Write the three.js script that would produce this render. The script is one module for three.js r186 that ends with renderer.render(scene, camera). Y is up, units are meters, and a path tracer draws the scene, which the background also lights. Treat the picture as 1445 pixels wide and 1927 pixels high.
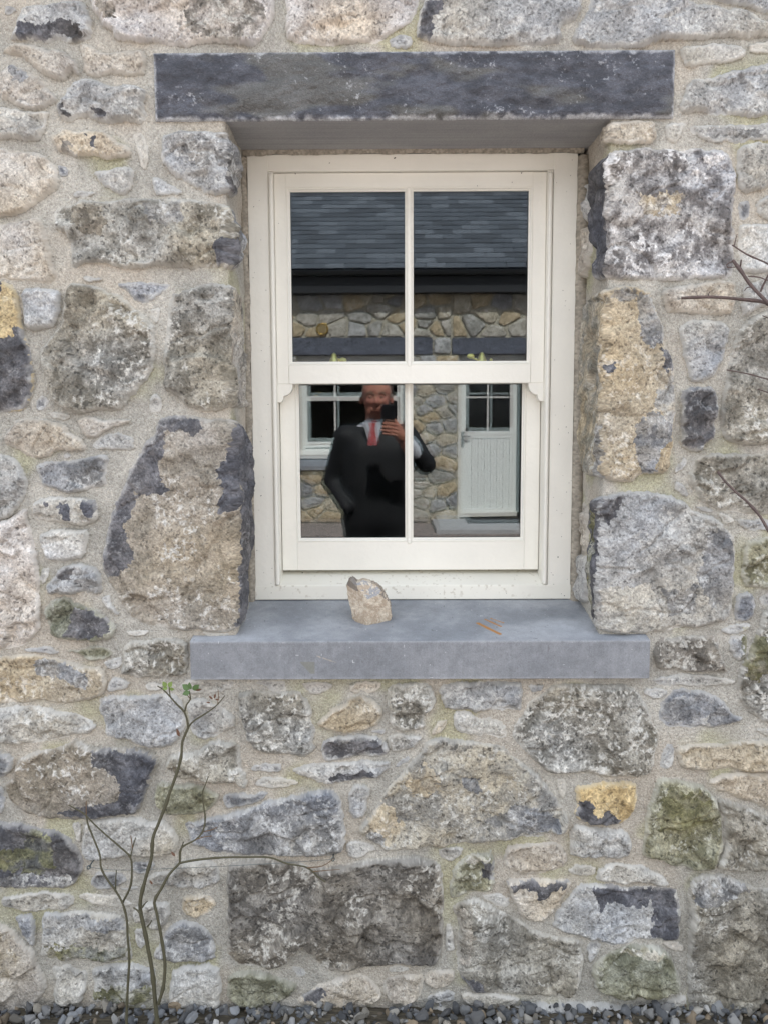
import * as THREE from 'three';
import { RoundedBoxGeometry } from 'three/addons/geometries/RoundedBoxGeometry.js';
import { MarchingCubes } from 'three/addons/objects/MarchingCubes.js';
import { mergeGeometries, mergeVertices } from 'three/addons/utils/BufferGeometryUtils.js';

// ---------------------------------------------------------------- camera, sky, sun, exposure
const scene = new THREE.Scene();
const camera = new THREE.PerspectiveCamera(60.264, 767 / 1024, 0.1, 400);
camera.position.set(0, 1.455, 2.0);
{
  const R = new THREE.Vector3(0.9999792, -0.0043386, -0.00477226), U = new THREE.Vector3(0.00380686, 0.99432848, -0.10628445);
  const B = new THREE.Vector3().crossVectors(R, U);
  camera.quaternion.setFromRotationMatrix(new THREE.Matrix4().makeBasis(R, U, B));
}
const SUN = new THREE.Vector3(0.28, 1.15, -0.86).normalize();     // high behind the house: this wall lies in its own shade, the yard beyond is sunlit
{
  const W = 512, H = 256, d = new Float32Array(W * H * 4), v = new THREE.Vector3();
  for (let j = 0; j < H; j++) for (let i = 0; i < W; i++) {
    const el = ((j + .5) / H - .5) * Math.PI, az = ((i + .5) / W - .5) * 2 * Math.PI;
    v.set(Math.cos(el) * Math.cos(az), Math.sin(el), Math.cos(el) * Math.sin(az));
    const h = Math.max(0, v.y), t = Math.pow(1 - h, 2.2), g = Math.max(0, v.dot(SUN));
    const glow = 0.55 * Math.pow(g, 6) + 1.2 * Math.pow(g, 40);
    const c = [0.69 + 0.23 * t + glow, 0.75 + 0.20 * t + glow * .98, 0.87 + 0.12 * t + glow * .94];
    const k = v.y < 0 ? 0.38 : .85;
    d.set([c[0] * k, c[1] * k, c[2] * k, 1], (j * W + i) * 4);
  }
  const t = new THREE.DataTexture(d, W, H, THREE.RGBAFormat, THREE.FloatType);
  t.mapping = THREE.EquirectangularReflectionMapping; t.magFilter = THREE.LinearFilter; t.needsUpdate = true;
  scene.background = t; scene.environment = t;
}
const sun = new THREE.DirectionalLight(new THREE.Color(1, 0.97, 0.93), 5);
sun.position.copy(SUN).multiplyScalar(30); sun.castShadow = true; sun.shadow.radius = 3;
Object.assign(sun.shadow.camera, { left: -14, right: 14, top: 14, bottom: -14, near: 1, far: 70 });
sun.shadow.mapSize.set(4096, 4096);
scene.add(sun, sun.target);
const renderer = new THREE.WebGLRenderer({ antialias: true });
renderer.toneMapping = THREE.LinearToneMapping;
renderer.toneMappingExposure = 2.9;
renderer.shadowMap.enabled = true;
renderer.setSize(767, 1024);

// ---------------------------------------------------------------- helpers
function rng(a) { return () => { a = (a + 0x6D2B79F5) | 0; let t = Math.imul(a ^ (a >>> 15), 1 | a); t = (t + Math.imul(t ^ (t >>> 7), 61 | t)) ^ t; return ((t ^ (t >>> 14)) >>> 0) / 4294967296; }; }
function hash(ix, iy) { let n = (Math.imul(ix, 374761393) + Math.imul(iy, 668265263)) | 0; n = Math.imul(n ^ (n >>> 13), 1274126177); return ((n ^ (n >>> 16)) >>> 0) / 4294967296; }
function noise(x, y) {
  const ix = Math.floor(x), iy = Math.floor(y), fx = x - ix, fy = y - iy;
  const a = fx * fx * (3 - 2 * fx), b = fy * fy * (3 - 2 * fy);
  const p = hash(ix, iy), q = hash(ix + 1, iy), r = hash(ix, iy + 1), s = hash(ix + 1, iy + 1);
  return p + (q - p) * a + (r - p) * b + (p - q - r + s) * a * b;
}
function fbm(x, y, o) { let s = 0, a = .5, n = 0; for (let i = 0; i < o; i++) { s += a * noise(x, y); n += a; a *= .5; const t = x * 1.62 - y * 1.18 + 17.3; y = x * 1.18 + y * 1.62 - 9.1; x = t; } return s / n; }
function noise3(x, y, z) { const k = Math.floor(z), f = z - k, w = f * f * (3 - 2 * f); return noise(x + k * 17.7, y + k * 31.3) * (1 - w) + noise(x + (k + 1) * 17.7, y + (k + 1) * 31.3) * w; }
function fbm3(x, y, z, o) { let s = 0, a = .5, n = 0; for (let i = 0; i < o; i++) { s += a * noise3(x, y, z); n += a; a *= .5; x = x * 2.03 + 5.1; y = y * 2.03 + 1.7; z = z * 2.03 + 8.3; } return s / n; }
function rough(x, y, o) { let s = 0, a = .5, n = 0; for (let i = 0; i < o; i++) { s += a * noise(x, y); n += a; a *= .68; const t = x * 1.62 - y * 1.18 + 17.3; y = x * 1.18 + y * 1.62 - 9.1; x = t; } return s / n; }
const clamp = (x, a = 0, b = 1) => x < a ? a : x > b ? b : x;
const sstep = (a, b, x) => { const t = clamp((x - a) / (b - a)); return t * t * (3 - 2 * t); };
const mix = (a, b, t) => a + (b - a) * t;
const srgb = (r, g, b) => new THREE.Color().setRGB(r / 255, g / 255, b / 255, THREE.SRGBColorSpace);
const lin = (c) => { c /= 255; return c <= .04045 ? c / 12.92 : Math.pow((c + .055) / 1.055, 2.4); };

const used = {};
const numbered = (n) => { const k = used[n] = (used[n] ?? -1) + 1; return k ? `${n}_${String(k).padStart(3, '0')}` : n; };
function shadows(o) { o.castShadow = o.receiveShadow = true; return o; }
function top(name, label, category, [x, y, z] = [0, 0, 0], group) {
  const o = new THREE.Group(); o.name = numbered(name); o.position.set(x, y, z); o.userData = { label, category };
  if (group) o.userData.group = group;
  scene.add(o); return o;
}
function part(name, geo, mat, parent, label) {
  if (Array.isArray(geo)) geo = join(geo);
  const m = shadows(new THREE.Mesh(geo, mat)); m.name = name; if (label) m.userData.label = label; parent.add(m); return m;
}
function topMesh(name, geo, mat, label, category) {
  if (Array.isArray(geo)) geo = join(geo);
  const m = shadows(new THREE.Mesh(geo, mat)); m.name = numbered(name); m.userData = { label, category }; scene.add(m); return m;
}
function structure(name, geo, mat) { const m = shadows(new THREE.Mesh(geo, mat)); m.name = name; m.userData = { kind: 'structure' }; scene.add(m); return m; }
function group(name, parent, label) { const g = new THREE.Group(); g.name = name; if (label) g.userData.label = label; parent.add(g); return g; }
function join(list) {
  const all = list.map((g) => { const n = g.index ? g.toNonIndexed() : g.clone(); for (const k of Object.keys(n.attributes)) if (!['position', 'normal', 'uv', 'color'].includes(k)) n.deleteAttribute(k); return n; });
  const keys = ['position', 'normal', 'uv', 'color'].filter((k) => all.every((g) => g.attributes[k]));
  for (const g of all) for (const k of Object.keys(g.attributes)) if (!keys.includes(k)) g.deleteAttribute(k);
  return mergeGeometries(all);
}
function boxUV(g) {   // uv in metres by the dominant axis of each face
  const n = g.index ? g.toNonIndexed() : g, p = n.attributes.position, c = n.attributes.normal, uv = new Float32Array(p.count * 2);
  for (let i = 0; i < p.count; i++) {
    const a = Math.abs(c.getX(i)), b = Math.abs(c.getY(i)), d = Math.abs(c.getZ(i));
    const [u, v] = d >= a && d >= b ? [p.getX(i), p.getY(i)] : a >= b ? [p.getZ(i), p.getY(i)] : [p.getX(i), p.getZ(i)];
    uv[2 * i] = u; uv[2 * i + 1] = v;
  }
  n.setAttribute('uv', new THREE.BufferAttribute(uv, 2)); return n;
}
function box(x0, x1, y0, y1, z0, z1, r = 0) {
  const w = x1 - x0, h = y1 - y0, d = z1 - z0;
  const g = r ? new RoundedBoxGeometry(w, h, d, 2, Math.min(r, w * .45, h * .45, d * .45)) : new THREE.BoxGeometry(w, h, d);
  g.translate((x0 + x1) / 2, (y0 + y1) / 2, (z0 + z1) / 2); return boxUV(g);
}
function meshOf(pos, idx, uv, col) {
  const g = new THREE.BufferGeometry();
  g.setAttribute('position', new THREE.BufferAttribute(new Float32Array(pos), 3));
  if (uv) g.setAttribute('uv', new THREE.BufferAttribute(new Float32Array(uv), 2));
  if (col) g.setAttribute('color', new THREE.BufferAttribute(new Float32Array(col), 3));
  if (idx) g.setIndex(idx);
  g.computeVertexNormals(); return g;
}
function dataTex(w, h, fn, colour, repeat) {   // fn(i, j) -> [r, g, b] in 0..255
  const d = new Uint8Array(w * h * 4);
  for (let j = 0; j < h; j++) for (let i = 0; i < w; i++) { const c = fn(i, j), k = (j * w + i) * 4; d[k] = clamp(c[0], 0, 255); d[k + 1] = clamp(c[1], 0, 255); d[k + 2] = clamp(c[2], 0, 255); d[k + 3] = 255; }
  return texOf(d, w, h, colour, repeat);
}
function texOf(d, w, h, colour, repeat) {
  const t = new THREE.DataTexture(d, w, h, THREE.RGBAFormat, THREE.UnsignedByteType);
  t.magFilter = THREE.LinearFilter; t.minFilter = THREE.LinearMipmapLinearFilter; t.generateMipmaps = true;
  t.wrapS = t.wrapT = repeat ? THREE.RepeatWrapping : THREE.ClampToEdgeWrapping;
  if (colour) t.colorSpace = THREE.SRGBColorSpace;
  t.needsUpdate = true; return t;
}
// periodic noise for tiles: n cells over the tile
function pnoise(x, y, n) {
  const ix = Math.floor(x), iy = Math.floor(y), fx = x - ix, fy = y - iy, m = (k) => ((k % n) + n) % n;
  const a = fx * fx * (3 - 2 * fx), b = fy * fy * (3 - 2 * fy);
  const p = hash(m(ix) + n * 7, m(iy)), q = hash(m(ix + 1) + n * 7, m(iy)), r = hash(m(ix) + n * 7, m(iy + 1)), s = hash(m(ix + 1) + n * 7, m(iy + 1));
  return p + (q - p) * a + (r - p) * b + (p - q - r + s) * a * b;
}
function pfbm(u, v, n, o) { let s = 0, a = .5, t = 0; for (let i = 0; i < o; i++) { s += a * pnoise(u * n, v * n, n); t += a; a *= .5; n *= 2; } return s / t; }
const tile = (c, amp, n, o) => dataTex(256, 256, (i, j) => { const f = (pfbm(i / 256, j / 256, n, o) - .5) * 2 * amp; return c.map((x) => x * (1 + f)); }, true, true);
const tileBump = (n, o) => dataTex(256, 256, (i, j) => { const f = pfbm(i / 256, j / 256, n, o) * 255; return [f, f, f]; }, false, true);
function rep(t, k) { const c = t.clone(); c.repeat.set(k, k); c.needsUpdate = true; return c; }
const std = (o) => new THREE.MeshStandardMaterial({ roughness: .8, metalness: 0, ...o });

// ---------------------------------------------------------------- traced data: outlines on the wall plane, millimetres, x from the camera's foot, y from the ground
// STONES: kind of stone, x, y, x, y ... (across a jamb's corner the outline is unrolled flat); PATCHES: other stone faces, stains and moss on them; CANES: plant, radii at both ends, points
const STONES = [
['B', -823,2343,-809,2339,-798,2332,-808,2326,-819,2322],
['L', -797,2316,-783,2338,-737,2346,-653,2349,-643,2322,-634,2311,-636,2279,-656,2269,-709,2268,-813,2269,-806,2283,-796,2298],
['P', -634,2394,-636,2351,-634,2331,-619,2313,-608,2294,-591,2288,-592,2277,-569,2267,-526,2261,-491,2263,-471,2256,-439,2258,-411,2262,-376,2267,-330,2262,-296,2256,-270,2262,-264,2283,-249,2300,-241,2327,-242,2391],
['T', -830,2249,-805,2262,-760,2257,-710,2248,-676,2231,-668,2198,-686,2204,-706,2192,-729,2192,-758,2209,-783,2232,-811,2240],
['T', -662,2263,-637,2255,-608,2242,-577,2246,-539,2249,-525,2246,-527,2205,-548,2202,-578,2198,-609,2203,-633,2194,-659,2203,-661,2231],
['T', -844,2197,-815,2220,-789,2216,-778,2203,-752,2192,-730,2162,-716,2148,-739,2128,-778,2126,-819,2141,-838,2149,-847,2172],
['L', -715,2140,-707,2155,-687,2181,-660,2188,-625,2186,-594,2169,-571,2178,-556,2172,-533,2175,-521,2161,-528,2132,-520,2110,-536,2097,-574,2103,-613,2097,-643,2106,-670,2111,-698,2100,-716,2111,-721,2126],
['L', -889,2133,-843,2132,-812,2128,-785,2120,-732,2121,-742,2100,-753,2070,-770,2061,-808,2067,-893,2069],
['T', -740,2070,-699,2083,-667,2081,-644,2080,-614,2077,-583,2058,-563,2040,-570,2024,-600,2018,-631,2029,-662,2027,-693,2030,-716,2036],
['W', -556,2073,-536,2079,-524,2058,-526,2013,-532,1996,-543,2010,-549,2043],
['L', -496,2069,-460,2080,-402,2078,-358,2072,-265,2067,-225,2029,-243,1967,-302,1949,-356,1951,-385,1943,-416,1960,-462,1983,-488,2009,-493,2040],
['T', -894,2050,-847,2047,-809,2041,-754,2035,-729,2007,-719,1970,-735,1951,-776,1928,-795,1914,-825,1904,-901,1901],
['W', -648,1996,-617,1995,-594,2001,-577,2004,-556,2002,-556,1976,-564,1953,-579,1947,-602,1954,-625,1973],
['W', -515,1980,-501,1979,-465,1961,-448,1945,-495,1944,-510,1946],
['B', -693,1943,-681,1954,-642,1952,-658,1943,-685,1939],
['B', -729,2014,-702,2003,-706,1985,-721,1988],
['M', -738,1870,-729,1919,-697,1922,-677,1932,-635,1930,-584,1938,-549,1935,-503,1933,-444,1935,-386,1929,-338,1923,-280,1905,-269,1848,-294,1791,-347,1786,-370,1794,-429,1788,-448,1794,-484,1786,-519,1795,-554,1789,-585,1787,-616,1799,-648,1803,-671,1799,-691,1790,-703,1793,-701,1828,-708,1867],
['T', -903,1877,-816,1889,-777,1900,-758,1885,-753,1855,-746,1810,-730,1763,-763,1760,-822,1766,-909,1768],
['W', -815,1741,-764,1746,-729,1737,-727,1697,-748,1658,-789,1652,-807,1659,-814,1694],
['M', -708,1758,-684,1755,-642,1743,-604,1732,-580,1716,-554,1693,-531,1678,-517,1651,-522,1572,-539,1545,-555,1525,-575,1506,-587,1489,-612,1474,-660,1477,-696,1470,-732,1480,-749,1493,-759,1507,-765,1538,-774,1573,-779,1605,-754,1636,-726,1659,-718,1714],
['B', -603,1755,-579,1759,-528,1758,-485,1753,-497,1736,-521,1720,-545,1714,-565,1722,-583,1740],
['L', -683,1769,-665,1772,-633,1766,-638,1761,-665,1760],
['W', -528,1702,-506,1704,-508,1674,-517,1668,-525,1681],
['M', -485,1731,-446,1739,-398,1754,-351,1753,-271,1751,-165,1739,-154,1628,-168,1487,-276,1478,-353,1480,-372,1478,-402,1473,-444,1478,-461,1494,-485,1514,-501,1524,-500,1572,-501,1616,-491,1653],
['Q', -909,1760,-838,1758,-827,1737,-821,1698,-816,1659,-804,1605,-800,1565,-792,1535,-811,1501,-816,1484,-836,1474,-925,1466],
['B', -796,1498,-783,1510,-769,1505,-767,1486,-780,1472,-794,1481],
['L', -767,1469,-744,1469,-720,1462,-729,1452,-757,1457],
['L', -537,1500,-524,1508,-513,1497,-515,1476,-529,1470,-539,1476],
['T', -872,1415,-854,1435,-837,1456,-798,1456,-745,1446,-726,1438,-724,1422,-698,1410,-683,1398,-687,1387,-720,1386,-756,1386,-769,1370,-797,1365,-821,1372,-841,1387,-868,1399],
['T', -703,1458,-677,1462,-638,1453,-581,1452,-584,1440,-622,1437,-646,1428,-663,1416,-686,1417,-697,1438],
['L', -668,1399,-646,1420,-603,1422,-579,1411,-578,1381,-608,1387,-648,1384,-664,1390],
['B', -800,1351,-773,1358,-712,1363,-665,1372,-633,1369,-642,1345,-639,1305,-659,1299,-687,1299,-691,1292,-724,1287,-757,1296,-788,1304,-798,1326],
['L', -813,1266,-789,1275,-745,1278,-692,1271,-667,1269,-664,1232,-675,1220,-711,1214,-755,1219,-808,1227,-811,1250],
['W', -801,1197,-749,1201,-716,1203,-684,1204,-692,1151,-710,1135,-764,1127,-788,1136,-799,1168],
['L', -789,1070,-778,1090,-756,1111,-719,1124,-679,1117,-664,1105,-663,1073,-669,1053,-706,1058,-743,1052,-783,1052],
['L', -929,1388,-857,1372,-837,1355,-823,1330,-818,1306,-828,1279,-845,1255,-862,1234,-938,1219],
['P', -824,1261,-825,1217,-807,1152,-806,1090,-805,1014,-807,980,-828,951,-863,926,-954,921,-938,1212,-859,1229],
['L', -806,1090,-796,1115,-780,1115,-785,1095,-801,1071],
['N', -523,1441,-514,1457,-478,1463,-418,1457,-378,1452,-342,1448,-253,1439,-206,1319,-190,1197,-210,1074,-261,974,-349,969,-372,965,-408,967,-452,969,-513,972,-553,980,-590,993,-612,1026,-625,1044,-635,1066,-651,1093,-659,1114,-656,1143,-646,1172,-638,1225,-625,1253,-608,1281,-594,1321,-572,1362,-559,1389,-527,1422],
['B', -739,1374,-731,1382,-723,1376,-727,1368,-735,1368],
['G', -795,1018,-775,1039,-743,1049,-719,1030,-686,1017,-655,997,-633,974,-639,956,-673,944,-730,947,-763,947,-784,954,-792,989],
['L', -666,1038,-648,1054,-637,1026,-622,999,-646,1013],
['W', -610,963,-582,969,-555,963,-574,955,-604,955],
['W', -434,965,-410,965,-369,961,-385,952,-415,952],
['B', -851,922,-813,928,-792,928,-767,913,-793,911,-827,913],
['G', -748,918,-724,919,-682,931,-649,924,-641,909,-675,896,-696,899,-719,913],
['L', -666,893,-641,900,-622,899,-626,880,-651,874],
['M', -615,938,-550,944,-481,946,-466,934,-468,859,-503,862,-553,854,-595,857,-624,862,-619,896],
['O', -955,901,-880,908,-835,910,-774,899,-708,884,-667,875,-661,842,-666,820,-678,807,-736,795,-786,794,-836,800,-886,795,-960,799],
['L', -656,838,-643,852,-611,845,-603,838,-641,820,-659,820],
['W', -572,833,-562,844,-525,838,-537,826,-566,824],
['L', -491,831,-475,848,-413,850,-353,843,-376,822,-435,818,-480,820],
['L', -961,776,-857,789,-795,778,-737,765,-702,751,-687,736,-707,723,-740,714,-799,706,-849,696,-965,702],
['L', -681,795,-662,807,-629,812,-579,810,-525,816,-497,812,-481,794,-476,744,-500,706,-521,687,-558,685,-588,693,-608,701,-645,710,-667,714,-668,748,-680,774],
['L', -469,790,-443,812,-414,794,-382,777,-360,757,-362,739,-387,726,-413,707,-434,705,-462,722,-468,744],
['M', -354,819,-322,819,-260,820,-210,819,-194,797,-178,772,-182,746,-170,725,-179,703,-175,674,-208,666,-262,671,-307,677,-332,695,-340,726,-348,768],
['N', -888,618,-876,659,-841,675,-800,680,-762,693,-724,705,-708,688,-683,681,-633,684,-583,684,-546,662,-556,619,-574,589,-582,555,-601,522,-656,517,-715,509,-770,509,-832,517,-873,531,-900,556,-909,586],
['B', -967,672,-900,675,-886,655,-894,629,-907,616,-970,620],
['L', -970,605,-917,592,-913,566,-913,540,-921,520,-975,518],
['M', -530,649,-505,675,-467,667,-429,696,-396,703,-363,696,-349,683,-348,648,-340,614,-334,592,-340,582,-365,598,-419,605,-469,611,-515,619],
['G', -554,578,-544,602,-503,597,-469,602,-428,585,-403,569,-406,558,-420,539,-442,523,-480,523,-522,523,-555,546],
['B', -329,626,-320,639,-284,644,-256,645,-258,626,-292,625],
['W', -317,592,-308,607,-272,612,-213,602,-230,593,-285,584],
['B', -387,569,-327,573,-286,573,-293,559,-318,549,-369,539,-388,537,-394,558],
['B', -487,492,-472,499,-426,513,-369,529,-327,536,-297,549,-273,559,-210,575,-167,585,-136,585,-117,566,-110,530,-104,478,-108,447,-123,426,-144,417,-191,417,-245,421,-308,417,-371,421,-432,433,-473,449],
['B', -158,696,-142,708,-99,714,-58,715,-21,703,-1,682,-14,664,-42,660,-75,664,-100,663,-134,652,-155,657,-161,678],
['L', -232,631,-200,644,-155,648,-100,654,-51,650,-1,653,-1,634,-26,618,-59,606,-118,600,-159,598,-197,613,-225,622],
['O', -166,742,-145,771,-116,789,-99,790,-95,806,-66,811,-38,802,-21,784,-13,767,-26,742,-63,726,-108,719,-142,726,-161,733],
['T', -206,839,-132,840,-141,822,-173,810,-189,819],
['L', -321,842,-247,844,-237,823,-244,814,-272,820],
['T', -91,841,-20,844,-23,826,-41,813,-62,818,-95,820],
['M', -2,835,49,841,90,838,107,809,102,780,82,767,86,737,61,729,33,720,4,733,-1,771],
['B', -44,725,-8,726,-13,712,-33,716],
['L', -1,712,74,712,78,703,49,681,8,673,-5,690],
['B', 10,634,24,651,49,664,43,647],
['L', 118,826,128,838,305,843,310,808,306,777,281,777,231,773,178,774,133,778,122,796],
['W', 147,767,178,771,219,754,256,750,274,732,269,706,232,713,191,715,153,724],
['O', 96,713,109,745,137,751,133,737,116,719],
['L', 321,834,358,836,351,824,326,817],
['M', 288,711,299,750,322,783,358,817,388,836,445,837,559,833,589,804,607,762,611,740,628,714,626,672,618,633,611,616,565,610,508,614,452,629,408,620,370,630,341,656,319,676],
['S', -74,479,-52,509,-22,556,7,599,41,634,70,669,83,694,107,705,152,706,195,699,257,688,291,663,324,638,358,608,387,565,413,534,422,508,410,475,335,464,284,458,209,453,138,445,59,436,-6,431,-44,451,-70,470],
['W', 392,605,415,604,418,581,410,558,400,574],
['Q', 433,587,470,594,512,601,578,601,585,555,576,529,564,505,547,495,498,495,451,503,436,516,446,547],
['L', 426,420,431,486,447,494,493,486,568,482,572,433,561,415,494,408,444,412],
['T', 268,425,285,442,347,449,398,449,428,402,412,385,361,373,307,373,272,389],
['L', 113,439,176,436,160,412,142,399,117,416],
['G', 142,339,155,383,171,410,205,425,244,428,248,388,244,335,235,324,202,326,164,318,159,311,142,312],
['W', 221,315,244,321,282,312,284,291,261,288,235,304],
['T', 273,359,332,363,394,359,431,352,416,321,400,290,388,272,354,254,325,258,303,281,286,331],
['L', 390,250,399,277,428,317,449,343,478,349,529,345,563,338,630,336,685,334,692,307,698,204,659,202,592,204,549,193,510,196,464,211,422,223,394,237],
['W', 427,379,444,394,490,392,493,376,474,365,436,369],
['L', 488,356,506,392,544,397,603,394,629,378,659,356,668,342,638,341,604,352,554,348,520,354],
['G', 622,589,634,612,677,608,722,595,766,569,787,510,792,431,779,398,760,381,729,378,678,391,633,409,599,418,603,471,605,504,617,550],
['M', 771,566,836,536,894,510,951,497,955,404,886,384,817,378,773,386,798,431,795,503],
['M', 717,358,732,367,792,369,843,351,876,331,958,340,975,-57,794,-43,729,-1,716,67,714,163,717,231,719,285,712,311],
['G', 485,132,507,159,533,178,567,193,616,193,655,185,675,159,688,118,698,100,696,77,664,65,613,52,570,55,518,65,500,77,489,105],
['L', 475,199,503,199,495,159,478,141],
['T', 651,196,685,200,706,185,696,175,668,185],
['L', 640,32,659,45,710,65,716,37,708,4,665,3,641,14],
['M', 146,291,168,301,206,308,228,299,270,272,321,250,354,227,406,209,461,203,463,159,461,105,450,69,438,58,399,59,340,66,301,65,246,66,204,73,178,97,169,119,160,128,165,196,162,254],
['L', 134,238,145,241,156,192,156,176,133,176],
['K', -389,376,-385,393,-339,407,-283,404,-221,402,-187,384,-153,389,-103,397,-44,406,14,413,61,412,99,408,121,392,127,362,125,281,125,210,121,160,103,142,61,145,39,145,-45,138,-88,131,-156,133,-177,146,-190,174,-210,194,-228,183,-249,156,-271,138,-323,136,-378,147,-394,174,-391,246,-384,300],
['G', -398,92,-391,119,-345,129,-293,119,-250,101,-223,88,-243,60,-273,38,-325,26,-367,31,-393,52],
['T', -230,42,-204,64,-178,88,-148,101,-106,115,-71,119,-46,105,-24,78,-20,56,-46,38,-89,24,-175,24],
['T', -16,97,-3,115,74,117,78,101,70,46,39,32,6,42,-10,60],
['T', 80,124,151,125,155,105,146,83,100,80,80,97],
['L', 84,56,116,69,152,69,151,46,100,38],
['W', 172,69,204,71,254,62,311,58,306,38,254,24,204,25,178,42],
['L', 88,14,122,28,195,21,272,22,340,42,419,47,509,43,586,33,614,29,618,3,562,-36,214,-43,84,-36],
['L', -242,133,-212,133,-200,119,-216,110,-233,119],
['L', -10,131,23,138,44,132,23,124],
['W', -104,419,-100,450,-69,450,-29,433,-60,417,-86,410],
['L', -97,573,-84,592,-59,593,-47,579,-56,543,-70,507,-94,513],
['L', -581,359,-568,376,-522,380,-509,403,-467,409,-411,407,-409,345,-456,339,-511,339,-565,346],
['W', -734,452,-715,504,-665,513,-589,515,-569,500,-535,509,-514,486,-503,447,-512,425,-559,416,-605,419,-639,416,-677,410,-723,407,-732,421],
['L', -755,499,-732,499,-736,456,-746,460],
['D', -976,506,-891,500,-859,494,-809,480,-787,476,-759,460,-743,439,-732,399,-737,373,-755,346,-777,335,-794,337,-828,337,-892,339,-985,342],
['B', -718,346,-704,377,-661,379,-636,372,-628,359,-654,342,-697,335],
['B', -618,394,-605,404,-567,403,-560,394,-586,374,-606,376],
['W', -646,335,-604,342,-597,335,-637,330],
['L', -933,302,-922,315,-887,326,-794,326,-756,319,-760,288,-818,283,-894,283,-927,288],
['W', -749,312,-730,323,-697,323,-647,315,-618,296,-622,288,-673,288,-724,299],
['O', -499,319,-448,321,-414,302,-427,282,-453,267,-500,269],
['T', -988,274,-913,238,-886,198,-861,184,-852,153,-834,116,-830,94,-850,52,-877,25,-1002,14],
['B', -903,269,-856,275,-858,192,-864,189,-888,221],
['L', -833,275,-796,279,-732,276,-683,275,-644,269,-633,242,-625,166,-627,152,-691,150,-737,163,-823,157,-846,166,-837,221],
['L', -615,283,-575,305,-528,301,-526,265,-543,238,-585,238,-610,256],
['B', -571,175,-544,220,-517,247,-479,255,-446,242,-421,193,-420,152,-474,149,-533,152,-571,162],
['L', -616,230,-586,231,-587,197,-600,184,-612,197],
['L', -815,139,-772,148,-756,125,-736,125,-738,76,-760,34,-815,43,-818,66,-809,98],
['L', -727,129,-678,146,-619,143,-572,133,-569,98,-575,48,-648,34,-725,43,-716,84],
['W', -523,139,-410,143,-409,80,-416,42,-420,29,-540,31,-531,84],
['P', -212,2391,-218,2302,-211,2262,-108,2257,-11,2261,8,2281,50,2303,67,2331,74,2389],
['L', 5,2266,34,2278,54,2270,50,2249,13,2249],
['L', 60,2275,75,2322,99,2389,421,2387,412,2305,371,2286,376,2266,363,2254,289,2252,165,2256,108,2260,75,2268],
['L', 398,2257,409,2290,431,2322,442,2387,617,2386,641,2340,687,2336,725,2331,771,2323,801,2306,848,2287,871,2270,777,2270,723,2268,651,2263,594,2266,539,2248,485,2246,432,2250],
['L', 651,2386,866,2384,870,2309,812,2314,766,2333,686,2347],
['W', 628,2245,689,2252,758,2255,776,2238,756,2222,730,2212,691,2212,646,2207,638,2223],
['W', 778,2255,872,2259,873,2233,786,2239],
['L', 635,2125,648,2168,669,2181,697,2179,749,2197,822,2215,873,2224,878,2110,783,2103,733,2109,694,2112,656,2110,639,2118],
['T', 418,2090,477,2093,503,2096,565,2094,584,2088,583,2056,577,2046,521,2046,481,2051,419,2054],
['W', 605,2092,650,2092,643,2070,632,2048,612,2051],
['L', 657,2084,734,2089,880,2086,881,2057,736,2049,689,2053,666,2070],
['A', 362,2015,478,2026,505,2034,563,2037,601,2033,659,2036,705,2033,740,2034,756,2002,763,1969,757,1900,765,1767,746,1758,668,1759,574,1757,481,1761,389,1776,357,1902],
['L', 766,2039,812,2050,847,2039,861,1990,824,1950,790,1943,770,1946,764,1994],
['B', 771,1919,790,1926,797,1911,792,1888,777,1883],
['L', 809,1922,840,1939,886,1933,888,1888,830,1890,815,1896],
['W', 769,1870,799,1877,889,1876,894,1772,796,1772,783,1779,773,1820],
['O', 272,1719,390,1736,487,1734,512,1740,552,1740,579,1730,592,1702,608,1661,613,1629,622,1606,637,1570,642,1513,646,1459,639,1428,637,1376,638,1333,602,1328,570,1324,555,1305,522,1309,486,1318,397,1317,282,1329],
['T', 608,1737,668,1745,727,1754,770,1751,775,1721,764,1683,733,1677,690,1683,623,1687,613,1714],
['L', 644,1652,671,1667,710,1668,745,1663,763,1649,755,1613,748,1578,734,1547,707,1534,680,1535,670,1567,657,1614],
['B', 660,1513,680,1522,731,1519,739,1471,735,1404,712,1396,704,1378,680,1380,660,1393,662,1447],
['L', 784,1705,794,1740,835,1762,894,1768,897,1699,838,1705,792,1675],
['M', 800,1668,844,1693,897,1691,910,1395,811,1393,767,1396,751,1416,750,1471,755,1530,765,1582,778,1633],
['B', 654,1336,667,1366,673,1357,666,1336,652,1327],
['M', 675,1320,690,1340,704,1368,740,1372,800,1369,911,1371,918,1232,817,1235,757,1239,729,1256,707,1276],
['B', 649,1293,655,1306,670,1300,683,1280,680,1268,664,1278],
['L', 700,1251,717,1251,739,1239,729,1233],
['L', 751,1233,773,1232,792,1213,766,1213],
['L', 798,1211,806,1220,918,1218,920,1190,819,1195],
['L', 416,1262,487,1273,523,1282,564,1285,635,1278,668,1260,709,1232,746,1219,767,1204,790,1170,790,1105,791,1033,784,989,733,976,674,968,637,959,572,956,515,960,481,965,427,979,401,1072,411,1195],
['G', 808,1068,809,1137,824,1167,866,1180,920,1181,925,1064,864,1063],
['B', 795,1017,800,1050,828,1054,846,1027,840,998,819,982,797,989],
['L', 853,1033,877,1054,926,1055,926,1043,866,1017],
['K', 620,943,678,946,747,951,759,934,783,867,774,866,697,866,623,870,615,893],
['L', 761,959,799,977,836,976,828,961,800,955],
['B', 783,949,829,951,822,901,813,888,790,905],
['M', 927,1033,867,1008,855,983,842,933,822,892,809,829,819,787,845,765,884,740,940,728],
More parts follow.
